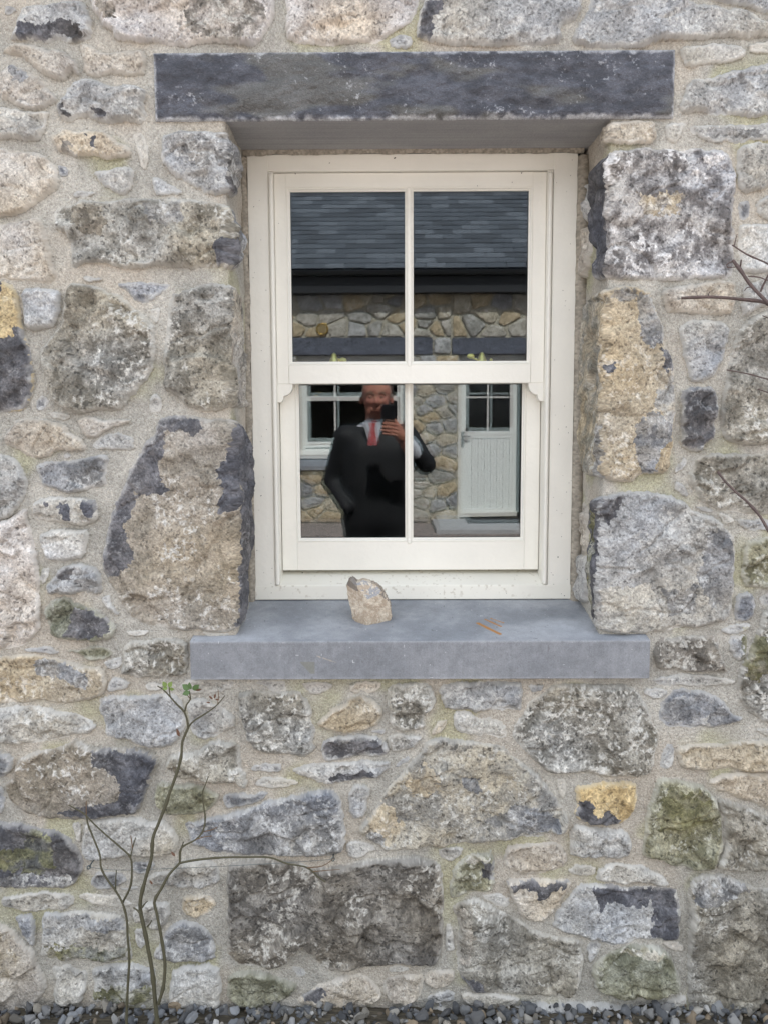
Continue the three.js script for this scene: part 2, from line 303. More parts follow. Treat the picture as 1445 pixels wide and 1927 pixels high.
['L', 607,842,681,859,734,857,804,846,805,838,738,831,690,834,636,832],
['L', 588,813,604,825,641,825,643,813,625,796],
['B', 626,762,637,800,661,825,719,823,764,808,786,787,803,761,828,752,804,736,754,728,685,735,644,732],
['L', 860,723,866,726,941,720,941,704,885,707],
['O', 671,681,702,690,768,693,826,697,942,699,945,632,842,622,804,632,746,625,688,635,675,655],
['L', 635,638,645,690,666,687,663,642,651,629],
['T', 745,601,788,620,945,624,950,510,873,543,832,556,781,577],
['T', 264,1914,334,1902,341,1822,301,1788,265,1800],
['L', 269,2015,327,2004,334,1936,299,1919,264,1936],
['T', 271,1244,350,1238,363,1146,327,1122,272,1134],
['L', 272,1112,376,1115,389,1047,353,998,274,992],
];
const PATCHES = [
['D', -792,2298,-765,2300,-748,2295,-719,2304,-694,2311,-673,2302,-655,2300,-648,2279,-663,2273,-697,2277,-726,2273,-755,2269,-792,2272],
['K', -443,2328,-420,2344,-374,2355,-294,2349,-260,2338,-267,2289,-296,2264,-342,2269,-387,2273,-410,2284,-432,2301],
['K', -620,2345,-597,2351,-586,2334,-590,2313,-604,2305,-615,2320],
['B', -815,2216,-787,2213,-778,2199,-788,2182,-806,2179,-810,2199],
['D', -718,2137,-706,2138,-702,2121,-670,2112,-695,2108,-718,2112],
['D', -635,2121,-611,2118,-606,2107,-624,2103],
['K', -713,2043,-695,2054,-685,2029,-708,2030],
['D', -660,2076,-637,2063,-632,2037,-647,2043,-651,2063],
['B', -486,2062,-404,2075,-358,2069,-354,2019,-406,2002,-440,2019,-475,2031],
['D', -352,1979,-302,1976,-243,1967,-291,1945,-349,1945],
['B', -357,2080,-218,2074,-220,1984,-352,1985],
['K', -701,1917,-666,1921,-625,1919,-614,1884,-633,1856,-662,1862,-691,1873],
['B', -537,1924,-455,1929,-444,1884,-480,1872,-526,1890],
['D', -389,1835,-363,1849,-334,1849,-331,1791,-376,1797],
['B', -347,1923,-268,1911,-264,1791,-334,1791,-342,1872],
['D', -922,1626,-860,1633,-832,1637,-827,1662,-816,1659,-804,1605,-792,1535,-816,1478,-931,1464],
['D', -915,1766,-856,1759,-855,1742,-869,1734,-916,1731],
['T', -343,1757,-153,1744,-150,1475,-348,1473],
['D', -522,1459,-468,1461,-420,1452,-424,1411,-445,1419,-463,1431,-499,1423,-503,1381,-519,1359,-503,1290,-540,1287,-556,1277,-576,1284,-583,1254,-602,1217,-598,1187,-581,1137,-600,1119,-623,1094,-650,1094,-656,1125,-639,1217,-613,1272,-593,1321,-565,1375],
['D', -353,1440,-334,1434,-343,1241,-377,1244,-383,1265,-374,1296,-387,1338,-365,1362,-359,1404],
['D', -341,1452,-187,1439,-181,974,-349,975,-343,1198],
['D', -786,1268,-769,1269,-769,1253,-780,1252],
['D', -695,1269,-667,1266,-669,1236,-693,1241],
['D', -751,1264,-729,1254,-718,1230,-730,1224,-744,1242],
['D', -758,1101,-735,1118,-720,1113,-730,1091,-751,1088],
['D', -723,1020,-690,1013,-655,995,-636,973,-655,954,-717,951,-752,955,-743,982,-730,1001],
['B', -827,897,-769,897,-729,884,-701,867,-706,829,-727,837,-751,850,-783,859,-817,855],
['B', -679,792,-655,807,-643,803,-656,788,-675,773],
['D', -691,680,-633,683,-583,681,-549,659,-562,611,-580,565,-602,526,-672,520,-748,513,-785,526,-747,539,-683,550,-635,565,-640,624,-667,640,-694,654],
['W', -232,466,-206,475,-182,459,-190,437,-219,433,-234,446],
['D', -159,701,-16,700,-10,668,-103,671,-154,662],
['D', -150,618,-104,620,-41,628,-38,612,-117,601],
['O', -52,512,-17,558,15,531,33,485,2,446,-36,459],
['O', 34,603,84,642,121,629,109,577,59,564],
['B', -67,483,-36,483,-11,459,-17,435,-42,448],
['B', 210,505,310,550,385,524,405,482,285,469],
['B', 171,616,209,609,215,577,184,577],
['D', 437,515,450,554,475,551,486,516,513,529,546,508,543,493,451,501],
['G', 616,589,696,602,760,562,782,484,772,418,715,405,639,431,618,497],
['V', 647,595,697,591,754,549,763,484,701,464,644,484,635,550],
['W', 160,399,210,421,238,421,223,403,185,395],
['D', 217,412,246,405,244,359,223,366],
['D', 274,358,429,351,388,335,376,309,354,309,343,336,293,336],
['D', 483,342,566,338,621,334,623,285,585,290,530,298,505,281,490,312],
['D', 625,334,687,333,698,206,625,209,632,263],
['B', 719,355,789,366,837,351,860,327,782,302,725,298],
['W', 544,177,582,190,633,187,659,177,640,163,583,166],
['T', 148,285,186,285,199,218,193,150,171,143,167,218],
['D', 174,116,219,102,232,75,200,75],
['D', -212,68,-173,85,-158,75,-174,48,-206,44],
['B', 91,61,142,68,148,57,103,52],
['B', 393,40,444,44,458,19,406,15],
['B', 547,33,605,29,606,6,561,10],
['V', -986,440,-874,441,-863,479,-796,476,-805,434,-806,394,-835,377,-873,386,-989,381],
['L', -989,374,-856,374,-805,367,-753,381,-762,341,-857,338,-991,341],
['O', -996,247,-908,219,-897,165,-919,110,-1004,97],
['B', -828,271,-650,268,-634,239,-734,240,-823,246],
['V', -826,192,-735,199,-633,185,-634,158,-730,165,-821,161],
['V', -721,83,-579,89,-576,48,-722,44],
['B', -510,246,-446,239,-425,192,-435,164,-518,178,-530,212],
['D', 63,2279,77,2319,94,2352,117,2330,100,2303,97,2264,71,2268],
['B', 695,2080,811,2079,812,2059,708,2057],
['D', 356,2026,474,2023,477,1760,377,1770],
['O', 549,1924,595,1946,642,1934,632,1900,573,1901],
['B', 488,1701,496,1730,548,1735,555,1706,496,1709],
['B', 555,1723,584,1718,607,1659,612,1624,584,1607,561,1619,554,1671],
['D', 484,1567,505,1573,509,1561,497,1545,484,1548],
['D', 605,1601,623,1595,636,1563,619,1552,609,1566],
['B', 557,1436,585,1466,636,1448,637,1412,602,1376,601,1334,571,1328,556,1352,554,1400],
['L', 607,1554,640,1554,645,1459,628,1436,591,1472,602,1519],
['X', 266,1742,467,1735,476,1310,270,1311],
['B', 466,1436,482,1436,485,1316,469,1316],
['D', 660,1519,733,1518,737,1404,683,1382,665,1400],
['D', 486,1273,524,1274,519,1243,501,1213,487,1225],
['D', 392,1268,486,1270,479,1146,472,985,402,985],
['V', 428,1268,458,1268,450,1072,427,972,413,1072],
['B', 726,1194,768,1194,788,1145,790,1033,732,1009,705,1096],
['B', 633,1059,706,1071,708,1009,647,997],
['W', 487,1059,596,1071,622,1009,550,966,489,972],
['V', 819,971,869,946,879,870,836,845,822,896],
['B', 628,795,702,807,790,782,741,756,667,737,636,757],
['W', 716,756,741,763,742,737,692,737],
];
const CANES = [
['A', 6.2, 3.2, [-538.1,59.2,100,-539.6,76.9,97.1,-543.6,127.4,94.1,-548.6,189.5,91.2,-557.4,244.9,88.2,-565.3,289.8,85.3,-572.3,323,82.4,-573.3,354.9,79.4,-558.8,409.9,76.5,-545.9,454.5,73.5,-541.6,500.2,70.6,-529.2,531.9,67.6,-512.8,572.5,64.7,-504.2,599,61.8,-487.7,643.3,58.8,-474.9,688.7,55.9,-472.3,720.3,52.9,-458.7,753.1,50]],
['A', 3.2, 1.5, [-458.7,753.1,50,-460.2,771.2,51.7,-466.5,791.8,53.3,-483.7,811.1,55,-498.5,830.3,56.7,-513.2,846.9,58.3,-523.4,853.7,60]],
['A', 1.8, 1.2, [-496.3,827.6,56,-496.6,839.4,58,-497,852.4,60]],
['A', 2.4, 1.3, [-466.1,789.4,50,-459.6,808.5,55,-449.6,822.5,60,-450.3,843.9,65]],
['A', 1.3, .9, [-449.6,822.5,60,-454.3,832.8,65,-457.8,836.9,70]],
['A', 2.6, 1.2, [-458.7,753.1,50,-446.4,767.6,48.8,-417,785.9,47.5,-392.5,804.2,46.2,-374,826.2,45]],
['A', 1.2, .8, [-391.3,805.3,46,-389,824.3,43,-390.4,839.6,40]],
['A', 4.6, 3.2, [-534,111.8,100,-521.1,159.4,96.9,-517.9,209.4,93.8,-525.3,272.3,90.6,-534.2,326,87.5,-540.2,352.5,84.4,-524.3,381.6,81.2,-505.7,414.5,78.1,-481.3,441,75]],
['A', 3.2, 1.8, [-481.3,441,75,-449.2,447.7,75.6,-387.9,454.3,76.2,-326.9,455.8,76.9,-272,454.7,77.5,-235.6,440.9,78.1,-188.2,431,78.8,-164.1,409.5,79.4,-147.2,397,80]],
['A', 1.6, .9, [-188.1,431.6,80,-155.4,434.5,78.3,-135.9,445.1,76.7,-127.4,453.2,75]],
['A', 1.4, .7, [-174.9,422.6,80,-144.4,425.2,80,-114,427.7,80]],
['A', 3, 1.4, [-481.3,441,75,-477.3,475.2,71.9,-444.6,494,68.8,-428.9,511.6,65.6,-422.6,542,62.5,-426.2,569.8,59.4,-428.5,602.8,56.2,-421.3,620.5,53.1,-415.4,636.9,50]],
['A', 1.6, 1, [-430.1,508.9,60,-411,511.5,57.5,-397.8,516.6,55]],
['A', 1.4, .9, [-444.3,494.7,70,-424.6,501,70,-406.2,503.5,70]],
['A', 2.2, 1.4, [-477.8,473,70,-474.9,484.6,60]],
['A', 3, 1.6, [-567.1,333.5,100,-578,339.5,95,-586.6,341.7,90]],
['A', 2.4, 1.2, [-556.5,295.3,90,-547.4,307.3,95,-543.3,316.8,100]],
['A', 2.4, 1.2, [-567.1,341.7,90,-558,354.9,95,-551.5,362.8,100]],
['B', 3.8, 2.2, [-612.7,52,90,-613,69.6,86.9,-608.9,141.4,83.8,-603.9,205,80.8,-606.4,264.4,77.7,-608.3,305.5,74.6,-617.7,342.7,71.5,-633.6,370.8,68.5,-652.2,395,65.4,-666.9,423.1,62.3,-669.2,451.1,59.2,-681.3,484.4,56.2,-696.7,525.3,53.1,-700.8,540.5,50]],
['B', 1.6, .9, [-700.8,540.5,50,-699.9,562.3,50,-699.2,578.9,50]],
['B', 3, 1.6, [-621.4,336,60,-601.9,374.4,58.8,-597.2,412.6,57.5,-600.1,445.6,56.2,-620.7,466.9,55,-656.8,499.8,53.8,-688.1,530.1,52.5,-703.8,547.5,51.3,-740.2,568.8,50]],
['B', 2, 1.3, [-600.5,444.9,55,-594.2,469.5,52.5,-588.1,490.1,50]],
['B', 1.4, 1, [-594.8,466.9,55,-597.3,486.2,52.5,-599,495.3,50]],
['B', 2, 1.2, [-638.1,363.2,55,-634.8,398.4,57.5,-632.1,416.6,60]],
['C', 4.6, 3.4, [852.7,1606.1,200,803.4,1655,186.7,770.7,1679.9,173.3,765.2,1686.9,160,722.6,1694.2,146.7,666.1,1700.5,133.3,611.2,1700.4,120]],
['C', 4.4, 4, [852.7,1606.1,200,813.3,1638.8,190,764.4,1684.4,180,750.7,1702.6,170,735.6,1724.2,160,718.9,1754.5,150,708,1773.3,140]],
['C', 1.6, 1, [708.1,1771.1,140,697.4,1766.9,140,694.3,1760.5,140,706.4,1759.4,140,720.5,1760.4,140]],
['C', 2.6, 1.6, [722.8,1756.1,140,722.7,1765.9,145,721.5,1772.5,150]],
['C', 2.6, 1.6, [763.1,1708.5,150,769,1725.2,152.5,775.9,1741.7,155,784.9,1759.3,157.5,799.3,1774.6,160]],
['C', 1.4, .9, [747.6,1717.1,150,735.6,1717.2,150,730.4,1710.8,150]],
['C', 2.6, 1.8, [856.7,1723.8,180,816.9,1741,172,771.2,1761.4,164,763.6,1768.1,156,733.8,1783.4,148,705.8,1804.1,140]],
['C', 1.5, .8, [710.2,1802,140,711.9,1813.6,140,714.8,1825.3,140]],
['C', 1.3, .9, [666.4,1702.3,120,670.2,1710.6,115,674.1,1714.5,110]],
['C', 1.6, 1.3, [812.6,1716.4,160,775.7,1729.8,156.7,755.1,1737.9,153.3,736.9,1739.5,150]],
['C', 2.2, 1.3, [867,1506.3,180,828.9,1518.7,167.5,784.7,1530.3,155,749.9,1541.9,142.5,706.9,1551.5,130]],
['C', 2, 1.3, [868.5,1474,180,819.6,1490.6,166.7,786.6,1503.1,153.3,769.8,1511.2,140]],
['C', 1.8, 1.2, [828.8,1634.4,180,791.8,1646.8,165,769.4,1660.3,150]],
['C', 5, 2.6, [866.7,1031.1,250,815.6,1142.5,233.8,788.3,1194.5,217.5,777.9,1220.8,201.2,767.3,1247.6,185,747.6,1275.9,168.8,727.7,1296.8,152.5,710.9,1318,136.2,700.5,1337.3,120]],
['C', 1.6, 1, [736.6,1294.8,130,724.6,1293,135,719.4,1291.2,140]],
['C', 1.4, .9, [715.6,1315.3,130,702.8,1316.1,140]],
['D', .7, .7, [-704.9,409.9,35,-646.5,403.2,35,-502.9,406.9,35,-365.6,413.2,35,-216,422.1,35,-132.6,428.4,35]],
];


// ---------------------------------------------------------------- the rubble wall
const XL = -0.348, XR = 0.480, RC = 0.014, ARC = RC * Math.PI / 2, V0 = 0.925, V1 = 2.118, DEEP = 0.235;
function bend(u, v, h) {     // unrolled wall -> the corner of the window opening
  if (v >= V0 && v <= V1) {
    const mid = (XL + XR) / 2, left = u < mid, uc = left ? XL - RC : XR + RC, s = left ? u - uc : uc - u, sg = left ? 1 : -1;
    if (s > 0) {
      if (s < ARC) { const f = s / RC; return [uc + sg * (RC + h) * Math.sin(f), v, -RC + (RC + h) * Math.cos(f)]; }
      return [uc + sg * (RC + h), v, -RC - (s - ARC)];
    }
  }
  return [u, v, h];
}
const warpU = (u, v) => u + .0070 * (noise(u * 34, v * 34) - .5) + .0042 * (noise(u * 95 + 7, v * 95) - .5) + .0022 * (noise(u * 260, v * 260 + 3) - .5);
const warpV = (u, v) => v + .0070 * (noise(u * 34 + 50, v * 34 + 9) - .5) + .0042 * (noise(u * 95 + 31, v * 95 + 5) - .5) + .0022 * (noise(u * 260 + 9, v * 260 + 13) - .5);
function chaikin(p) { const o = []; for (let i = 0, n = p.length / 2; i < n; i++) { const j = (i + 1) % n, ax = p[2 * i], ay = p[2 * i + 1], bx = p[2 * j], by = p[2 * j + 1]; o.push(ax * .8 + bx * .2, ay * .8 + by * .2, ax * .2 + bx * .8, ay * .2 + by * .8); } return o; }
function polyDist(p, x, y) {   // positive inside
  let d = 1e9, inside = false;
  for (let i = 0, n = p.length, j = n - 2; i < n; j = i, i += 2) {
    const ax = p[j], ay = p[j + 1], ex = p[i] - ax, ey = p[i + 1] - ay, wx = x - ax, wy = y - ay;
    const t = clamp((wx * ex + wy * ey) / (ex * ex + ey * ey)), dx = wx - ex * t, dy = wy - ey * t, q = dx * dx + dy * dy;
    if (q < d) d = q;
    if ((p[i + 1] > y) !== (ay > y) && x < (ax - p[i]) * (y - p[i + 1]) / (ay - p[i + 1]) + p[i]) inside = !inside;
  }
  return inside ? Math.sqrt(d) : -Math.sqrt(d);
}
//           first face        second face      crust  crust colour      rim  rough mottle scale
const KIND = {
  L: { a: [176, 174, 168], b: [142, 141, 137], cr: .34, c: [203, 202, 196], rim: .35, ro: 1.0, s: 26 },
  W: { a: [188, 185, 177], b: [164, 162, 155], cr: .22, c: [206, 204, 198], rim: .25, ro: .6, s: 22 },
  B: { a: [150, 150, 149], b: [108, 109, 110], cr: .40, c: [196, 196, 193], rim: .55, ro: 1.0, s: 26 },
  D: { a: [104, 103, 105], b: [72, 72, 75], cr: .20, c: [164, 164, 163], rim: .60, ro: .8, s: 34 },
  K: { a: [140, 134, 123], b: [94, 89, 81], cr: .44, c: [190, 187, 178], rim: .40, ro: 1.3, s: 34 },
  M: { a: [160, 156, 145], b: [112, 108, 98], cr: .48, c: [202, 200, 192], rim: .45, ro: 1.25, s: 28 },
  N: { a: [153, 145, 132], b: [126, 119, 106], cr: .40, c: [204, 202, 196], rim: .40, ro: .9, s: 20 },
  A: { a: [186, 183, 178], b: [108, 104, 101], cr: .56, c: [212, 210, 207], rim: .45, ro: 1.2, s: 32 },
  S: { a: [170, 163, 147], b: [130, 127, 119], cr: .42, c: [196, 194, 186], rim: .40, ro: 1.25, s: 26 },
  T: { a: [186, 178, 164], b: [160, 151, 137], cr: .28, c: [204, 199, 189], rim: .25, ro: .9, s: 24 },
  O: { a: [186, 174, 152], b: [160, 148, 126], cr: .38, c: [206, 200, 188], rim: .40, ro: 1.0, s: 26 },
  Q: { a: [190, 171, 132], b: [166, 146, 108], cr: .30, c: [208, 198, 172], rim: .40, ro: 1.0, s: 22 },
  P: { a: [190, 183, 174], b: [158, 151, 143], cr: .38, c: [207, 203, 197], rim: .30, ro: 1.1, s: 22 },
  G: { a: [148, 146, 126], b: [102, 100, 80], cr: .40, c: [190, 189, 177], rim: .45, ro: 1.2, s: 30 },
  V: { a: [122, 120, 88], b: [86, 85, 60], cr: .24, c: [164, 162, 132], rim: .15, ro: 1.1, s: 36 },
  X: { a: [152, 149, 140], b: [116, 115, 105], cr: .42, c: [180, 178, 170], rim: .2, ro: .8, s: 36 },
};
const GROW = .0038;   // outlines were traced at the foot of the arris; the block runs a little way into the joint
const stones = STONES.map(([kind, ...p], i) => {
  const pts = chaikin(p.map((v) => v / 1000)); let x0 = 9, x1 = -9, y0 = 9, y1 = -9, cx = 0, cy = 0;
  for (let k = 0; k < pts.length; k += 2) { x0 = Math.min(x0, pts[k]); x1 = Math.max(x1, pts[k]); y0 = Math.min(y0, pts[k + 1]); y1 = Math.max(y1, pts[k + 1]); cx += pts[k]; cy += pts[k + 1]; }
  cx /= pts.length / 2; cy /= pts.length / 2;
  const r = rng(100 + i), size = Math.min(x1 - x0, y1 - y0);
  return { kind, pts, x0, x1, y0, y1, cx, cy, size, seed: r() * 100, tx: (r() - .5) * .10, ty: (r() - .5) * .10, proud: mix(.75, 1.25, r()) * clamp(size / .07, .45, 1), tone: mix(.95, 1.06, r()), cell: clamp(size * .42, .028, .085) };
});
function facets(s, u, v) {      // broken faces: cells with their own tilt, blended at the breaks
  const c = s.cell, wu = u + .02 * (fbm(u * 22 + s.seed, v * 22, 2) - .5), wv = v + .02 * (fbm(u * 22, v * 22 + s.seed, 2) - .5);
  const gx = wu / c + s.seed, gy = wv / c - s.seed, ix = Math.floor(gx), iy = Math.floor(gy);
  let W = 0, H = 0;
  for (let j = -1; j <= 1; j++) for (let i = -1; i <= 1; i++) {
    const a = ix + i, b = iy + j, px = a + hash(a, b + 77), py = b + hash(a + 77, b), dx = gx - px, dy = gy - py;
    const w = Math.exp(-15 * (dx * dx + dy * dy)) + 1e-9;
    W += w; H += w * ((hash(a + 5, b + 9) - .5) * .010 + c * ((hash(a + 3, b) - .5) * dx + (hash(a, b + 3) - .5) * dy) * .22);
  }
  return H / W;
}
function stoneHeight(s, u, v, d) {
  const K = KIND[s.kind], w = clamp(s.size * .19, .005, .014), t = clamp(d / w);
  if (d < 0) return -.012 + d * 1.5;
  const e = 1 - Math.pow(1 - t, 2.3), q = sstep(0, .03, d);
  const f = K.ro * e * clamp(s.size / .06, .4, 1);
  return -.012 + .0195 * s.proud * e + q * ((u - s.cx) * s.tx + (v - s.cy) * s.ty) + f * (facets(s, u, v) * 1.5 + .0085 * (fbm(u * 24 + s.seed, v * 24, 2) - .5) + .0095 * (rough(u * 36, v * 36 + s.seed, 3) - .5) - (s.size > .07 ? .0055 * sstep(.93, .995, 1 - Math.abs(2 * fbm(u * 8 + s.seed * 3, v * 11 - s.seed, 3) - 1)) : 0));
}
const mortarHeight = (u, v) => -.0062 + .0100 * (fbm(u * 9 + 3, v * 9, 2) - .5) + .0038 * (rough(u * 38, v * 38 + 5, 4) - .5) + .0012 * (noise(u * 240, v * 240) - .5);

// colour and fine relief of the wall on one unrolled sheet, about a millimetre per texel
const TW = 2048, TH = 2048, TU0 = -1.0, TUW = 2.0, TV0 = -0.06, TVH = 2.5;
const idMap = new Int16Array(TW * TH).fill(-1), dMap = new Float32Array(TW * TH), pMap = new Uint8Array(TW * TH);
let wallMap, wallBump;
{
  const wu = new Float32Array(TW * TH), wv = new Float32Array(TW * TH);
  for (let j = 0; j < TH; j++) for (let i = 0; i < TW; i++) { const u = TU0 + (i + .5) / TW * TUW, v = TV0 + (j + .5) / TH * TVH, k = j * TW + i; wu[k] = warpU(u, v); wv[k] = warpV(u, v); }
  const I = (u) => clamp(Math.floor((u - TU0) / TUW * TW), 0, TW - 1), J = (v) => clamp(Math.floor((v - TV0) / TVH * TH), 0, TH - 1);
  stones.forEach((s, n) => { for (let j = J(s.y0 - .015); j <= J(s.y1 + .015); j++) for (let i = I(s.x0 - .015); i <= I(s.x1 + .015); i++) { const k = j * TW + i, d = polyDist(s.pts, wu[k], wv[k]) + GROW; if (d > 0 && (idMap[k] < 0 || d > dMap[k])) { idMap[k] = n; dMap[k] = d; } } });
  PATCHES.forEach(([kind, ...q], n) => {
    const p = q.map((x) => x / 1000); let x0 = 9, x1 = -9, y0 = 9, y1 = -9;
    for (let k = 0; k < p.length; k += 2) { x0 = Math.min(x0, p[k]); x1 = Math.max(x1, p[k]); y0 = Math.min(y0, p[k + 1]); y1 = Math.max(y1, p[k + 1]); }
    for (let j = J(y0 - .02); j <= J(y1 + .02); j++) for (let i = I(x0 - .02); i <= I(x1 + .02); i++) {
      const k = j * TW + i, u = wu[k], v = wv[k]; if (idMap[k] < 0) continue;
      const ragged = .016 * (fbm(u * 48 + n, v * 48, 3) - .5) + .012 * (fbm(u * 150, v * 150 + n, 2) - .5);
      if (polyDist(p, u, v) + ragged * (kind === 'V' || kind === 'O' ? 2 : 1) > 0) pMap[k] = n + 1;
    }
  });
  const C = new Uint8Array(TW * TH * 4), Bm = new Uint8Array(TW * TH * 4), c = [0, 0, 0];
  for (let j = 0; j < TH; j++) for (let i = 0; i < TW; i++) {
    const k = j * TW + i, u = TU0 + (i + .5) / TW * TUW, v = TV0 + (j + .5) / TH * TVH; let h;
    const g0 = noise(u * 230 + 8, v * 230), grain = noise(u * 480, v * 480), g2 = noise(u * 900 + 3, v * 900);
    if (idMap[k] >= 0 && dMap[k] > .0030) {
      const s = stones[idMap[k]], pk = pMap[k] ? PATCHES[pMap[k] - 1][0] : '', K = KIND[pk || s.kind], S = KIND[s.kind], d = dMap[k], se = s.seed + (pMap[k] ? 13 : 0);
      const m = sstep(.33, .66, rough(u * K.s + se, v * K.s - se, 6)), tint = (fbm(u * 7 + se, v * 7, 2) - .5) * 2;
      const rg = 1 - Math.abs(2 * fbm(u * 70 + se, v * 70, 3) - 1), cm = .26 * fbm(u * 46 + se, v * 46, 2) + .30 * (rg - .25) + .44 * rough(u * 120, v * 120 + se, 4), mask = sstep(.30, .62, fbm(u * 11 + se * 2, v * 11, 2));
      const th = .63 - .17 * K.cr, crust = sstep(th, th + .13, cm + .10 * (mask - .5)) * mix(.2, 1, mask) * clamp(K.cr * 1.3 + .25);
      const soft = pk && pk !== 'D' ? mix(pk === 'B' ? .3 : .75, pk === 'B' ? 0 : .1, sstep(.35, .65, fbm(u * 40 + se, v * 40, 3))) : 0, pit = sstep(.66, .80, .5 * noise(u * 140 + se, v * 140) + .5 * noise(u * 270, v * 270 + se)) * .75 * K.ro;
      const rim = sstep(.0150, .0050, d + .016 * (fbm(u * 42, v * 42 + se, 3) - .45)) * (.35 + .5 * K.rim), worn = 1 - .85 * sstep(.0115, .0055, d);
      for (let q = 0; q < 3; q++) {
        let x = mix(K.a[q], K.b[q], m) * s.tone; if (soft) x = mix(x, mix(S.a[q], S.b[q], m) * s.tone, soft);
        x *= 1 + tint * (q === 2 ? -.055 : q === 1 ? .005 : .035);
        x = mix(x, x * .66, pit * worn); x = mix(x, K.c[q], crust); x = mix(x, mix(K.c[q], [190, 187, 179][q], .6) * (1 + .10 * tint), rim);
        c[q] = x * (1 + worn * (.24 * (g0 - .5) + .22 * (grain - .5) + .14 * (g2 - .5)));
      }
      h = .42 + worn * (.46 * (rough(u * 105 + se, v * 105, 4) - .5) * S.ro + .16 * crust + .20 * (grain - .5) + .10 * (g2 - .5) - .22 * pit);
    } else {
      const m = sstep(.3, .7, fbm(u * 14, v * 14 + 40, 3)), al = sstep(.56, .72, fbm(u * 6.5 + 90, v * 6.5, 3)) * .5;
      const pk = sstep(.5, .7, fbm(u * 5 + 30, v * 5, 3)) * .6, sand = noise(u * 620, v * 620 + 9), dark = sstep(.84, .95, noise(u * 310 + 4, v * 310)), pale = sstep(.86, .95, noise(u * 420, v * 420 + 70));
      for (let q = 0; q < 3; q++) {
        let x = mix([177, 173, 163][q], [158, 155, 146][q], m); x = mix(x, [178, 168, 153][q], pk);
        x = mix(x, [158, 156, 118][q], al); x = mix(x, [124, 118, 106][q], dark * .45); x = mix(x, [212, 208, 198][q], pale * .55);
        c[q] = x * (1 + .13 * (g0 - .5) + .24 * (sand - .5) + .10 * (g2 - .5));
      }
      h = .40 + .30 * (fbm(u * 180, v * 180, 3) - .5) + .26 * (sand - .5) + .15 * (grain - .5) - .16 * dark;
    }
    C[4 * k] = clamp(c[0], 0, 255); C[4 * k + 1] = clamp(c[1], 0, 255); C[4 * k + 2] = clamp(c[2], 0, 255); C[4 * k + 3] = 255;
    Bm[4 * k] = Bm[4 * k + 1] = Bm[4 * k + 2] = clamp(h * 255, 0, 255); Bm[4 * k + 3] = 255;
  }
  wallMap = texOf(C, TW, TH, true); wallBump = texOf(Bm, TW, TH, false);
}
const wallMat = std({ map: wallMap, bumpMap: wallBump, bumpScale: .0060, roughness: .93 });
const wallUV = (u, v) => [(u - TU0) / TUW, (v - TV0) / TVH];

const house = top('stone_house', 'stone house whose rubble wall with a white sash window fills the picture', 'house');
let front;
{
  const G = .0042, nu = Math.round(TUW / G), nv = Math.round(TVH / G), at = new Int32Array((nu + 1) * (nv + 1)).fill(-1), pos = [], uv = [], idx = [];
  const Uq = (i) => TU0 + i / nu * TUW, Vq = (j) => TV0 + j / nv * TVH;
  const deepIn = (u, v) => { const i = clamp(Math.floor((u - TU0) / TUW * TW), 0, TW - 1), j = clamp(Math.floor((v - TV0) / TVH * TH), 0, TH - 1), k = j * TW + i; return idMap[k] >= 0 && dMap[k] > .016; };
  const vert = (i, j) => {
    const k = j * (nu + 1) + i; if (at[k] >= 0) return at[k];
    const u = Uq(i), v = Vq(j), q = bend(u, v, mortarHeight(u, v)); pos.push(...q); uv.push(...wallUV(u, v)); return at[k] = pos.length / 3 - 1;
  };
  const open = (u, v0, v1) => {      // nothing here: the opening, or hidden behind lintel and sill
    const inL = u > XL - RC + ARC + DEEP && u < XR + RC - ARC - DEEP;
    if (u > -.496 && u < .613 && v0 > 2.106 && v1 < 2.235) return true;
    if (u > -.446 && u < .586 && v0 > .866 && v1 < .936) return true;
    if (v0 >= V0 && v1 <= V1) return inL;
    if (u > XL - RC - .01 && u < XR + RC + .01 && v1 > V0 - .02 && v0 < V1 + .02) return true;
    return false;
  };
  for (let j = 0; j < nv; j++) for (let i = 0; i < nu; i++) {
    const u = Uq(i + .5), v = Vq(j + .5);
    if (open(u, Vq(j), Vq(j + 1)) || (deepIn(Uq(i), Vq(j)) && deepIn(Uq(i + 1), Vq(j + 1)) && deepIn(Uq(i + 1), Vq(j)) && deepIn(Uq(i), Vq(j + 1)))) continue;
    const a = vert(i, j), b = vert(i + 1, j), c = vert(i + 1, j + 1), d = vert(i, j + 1); idx.push(a, b, c, a, c, d);
  }
  front = part('front_wall', meshOf(pos, idx, uv), wallMat, house, 'rubble wall of grey and tan stones set in pale sandy mortar');
}
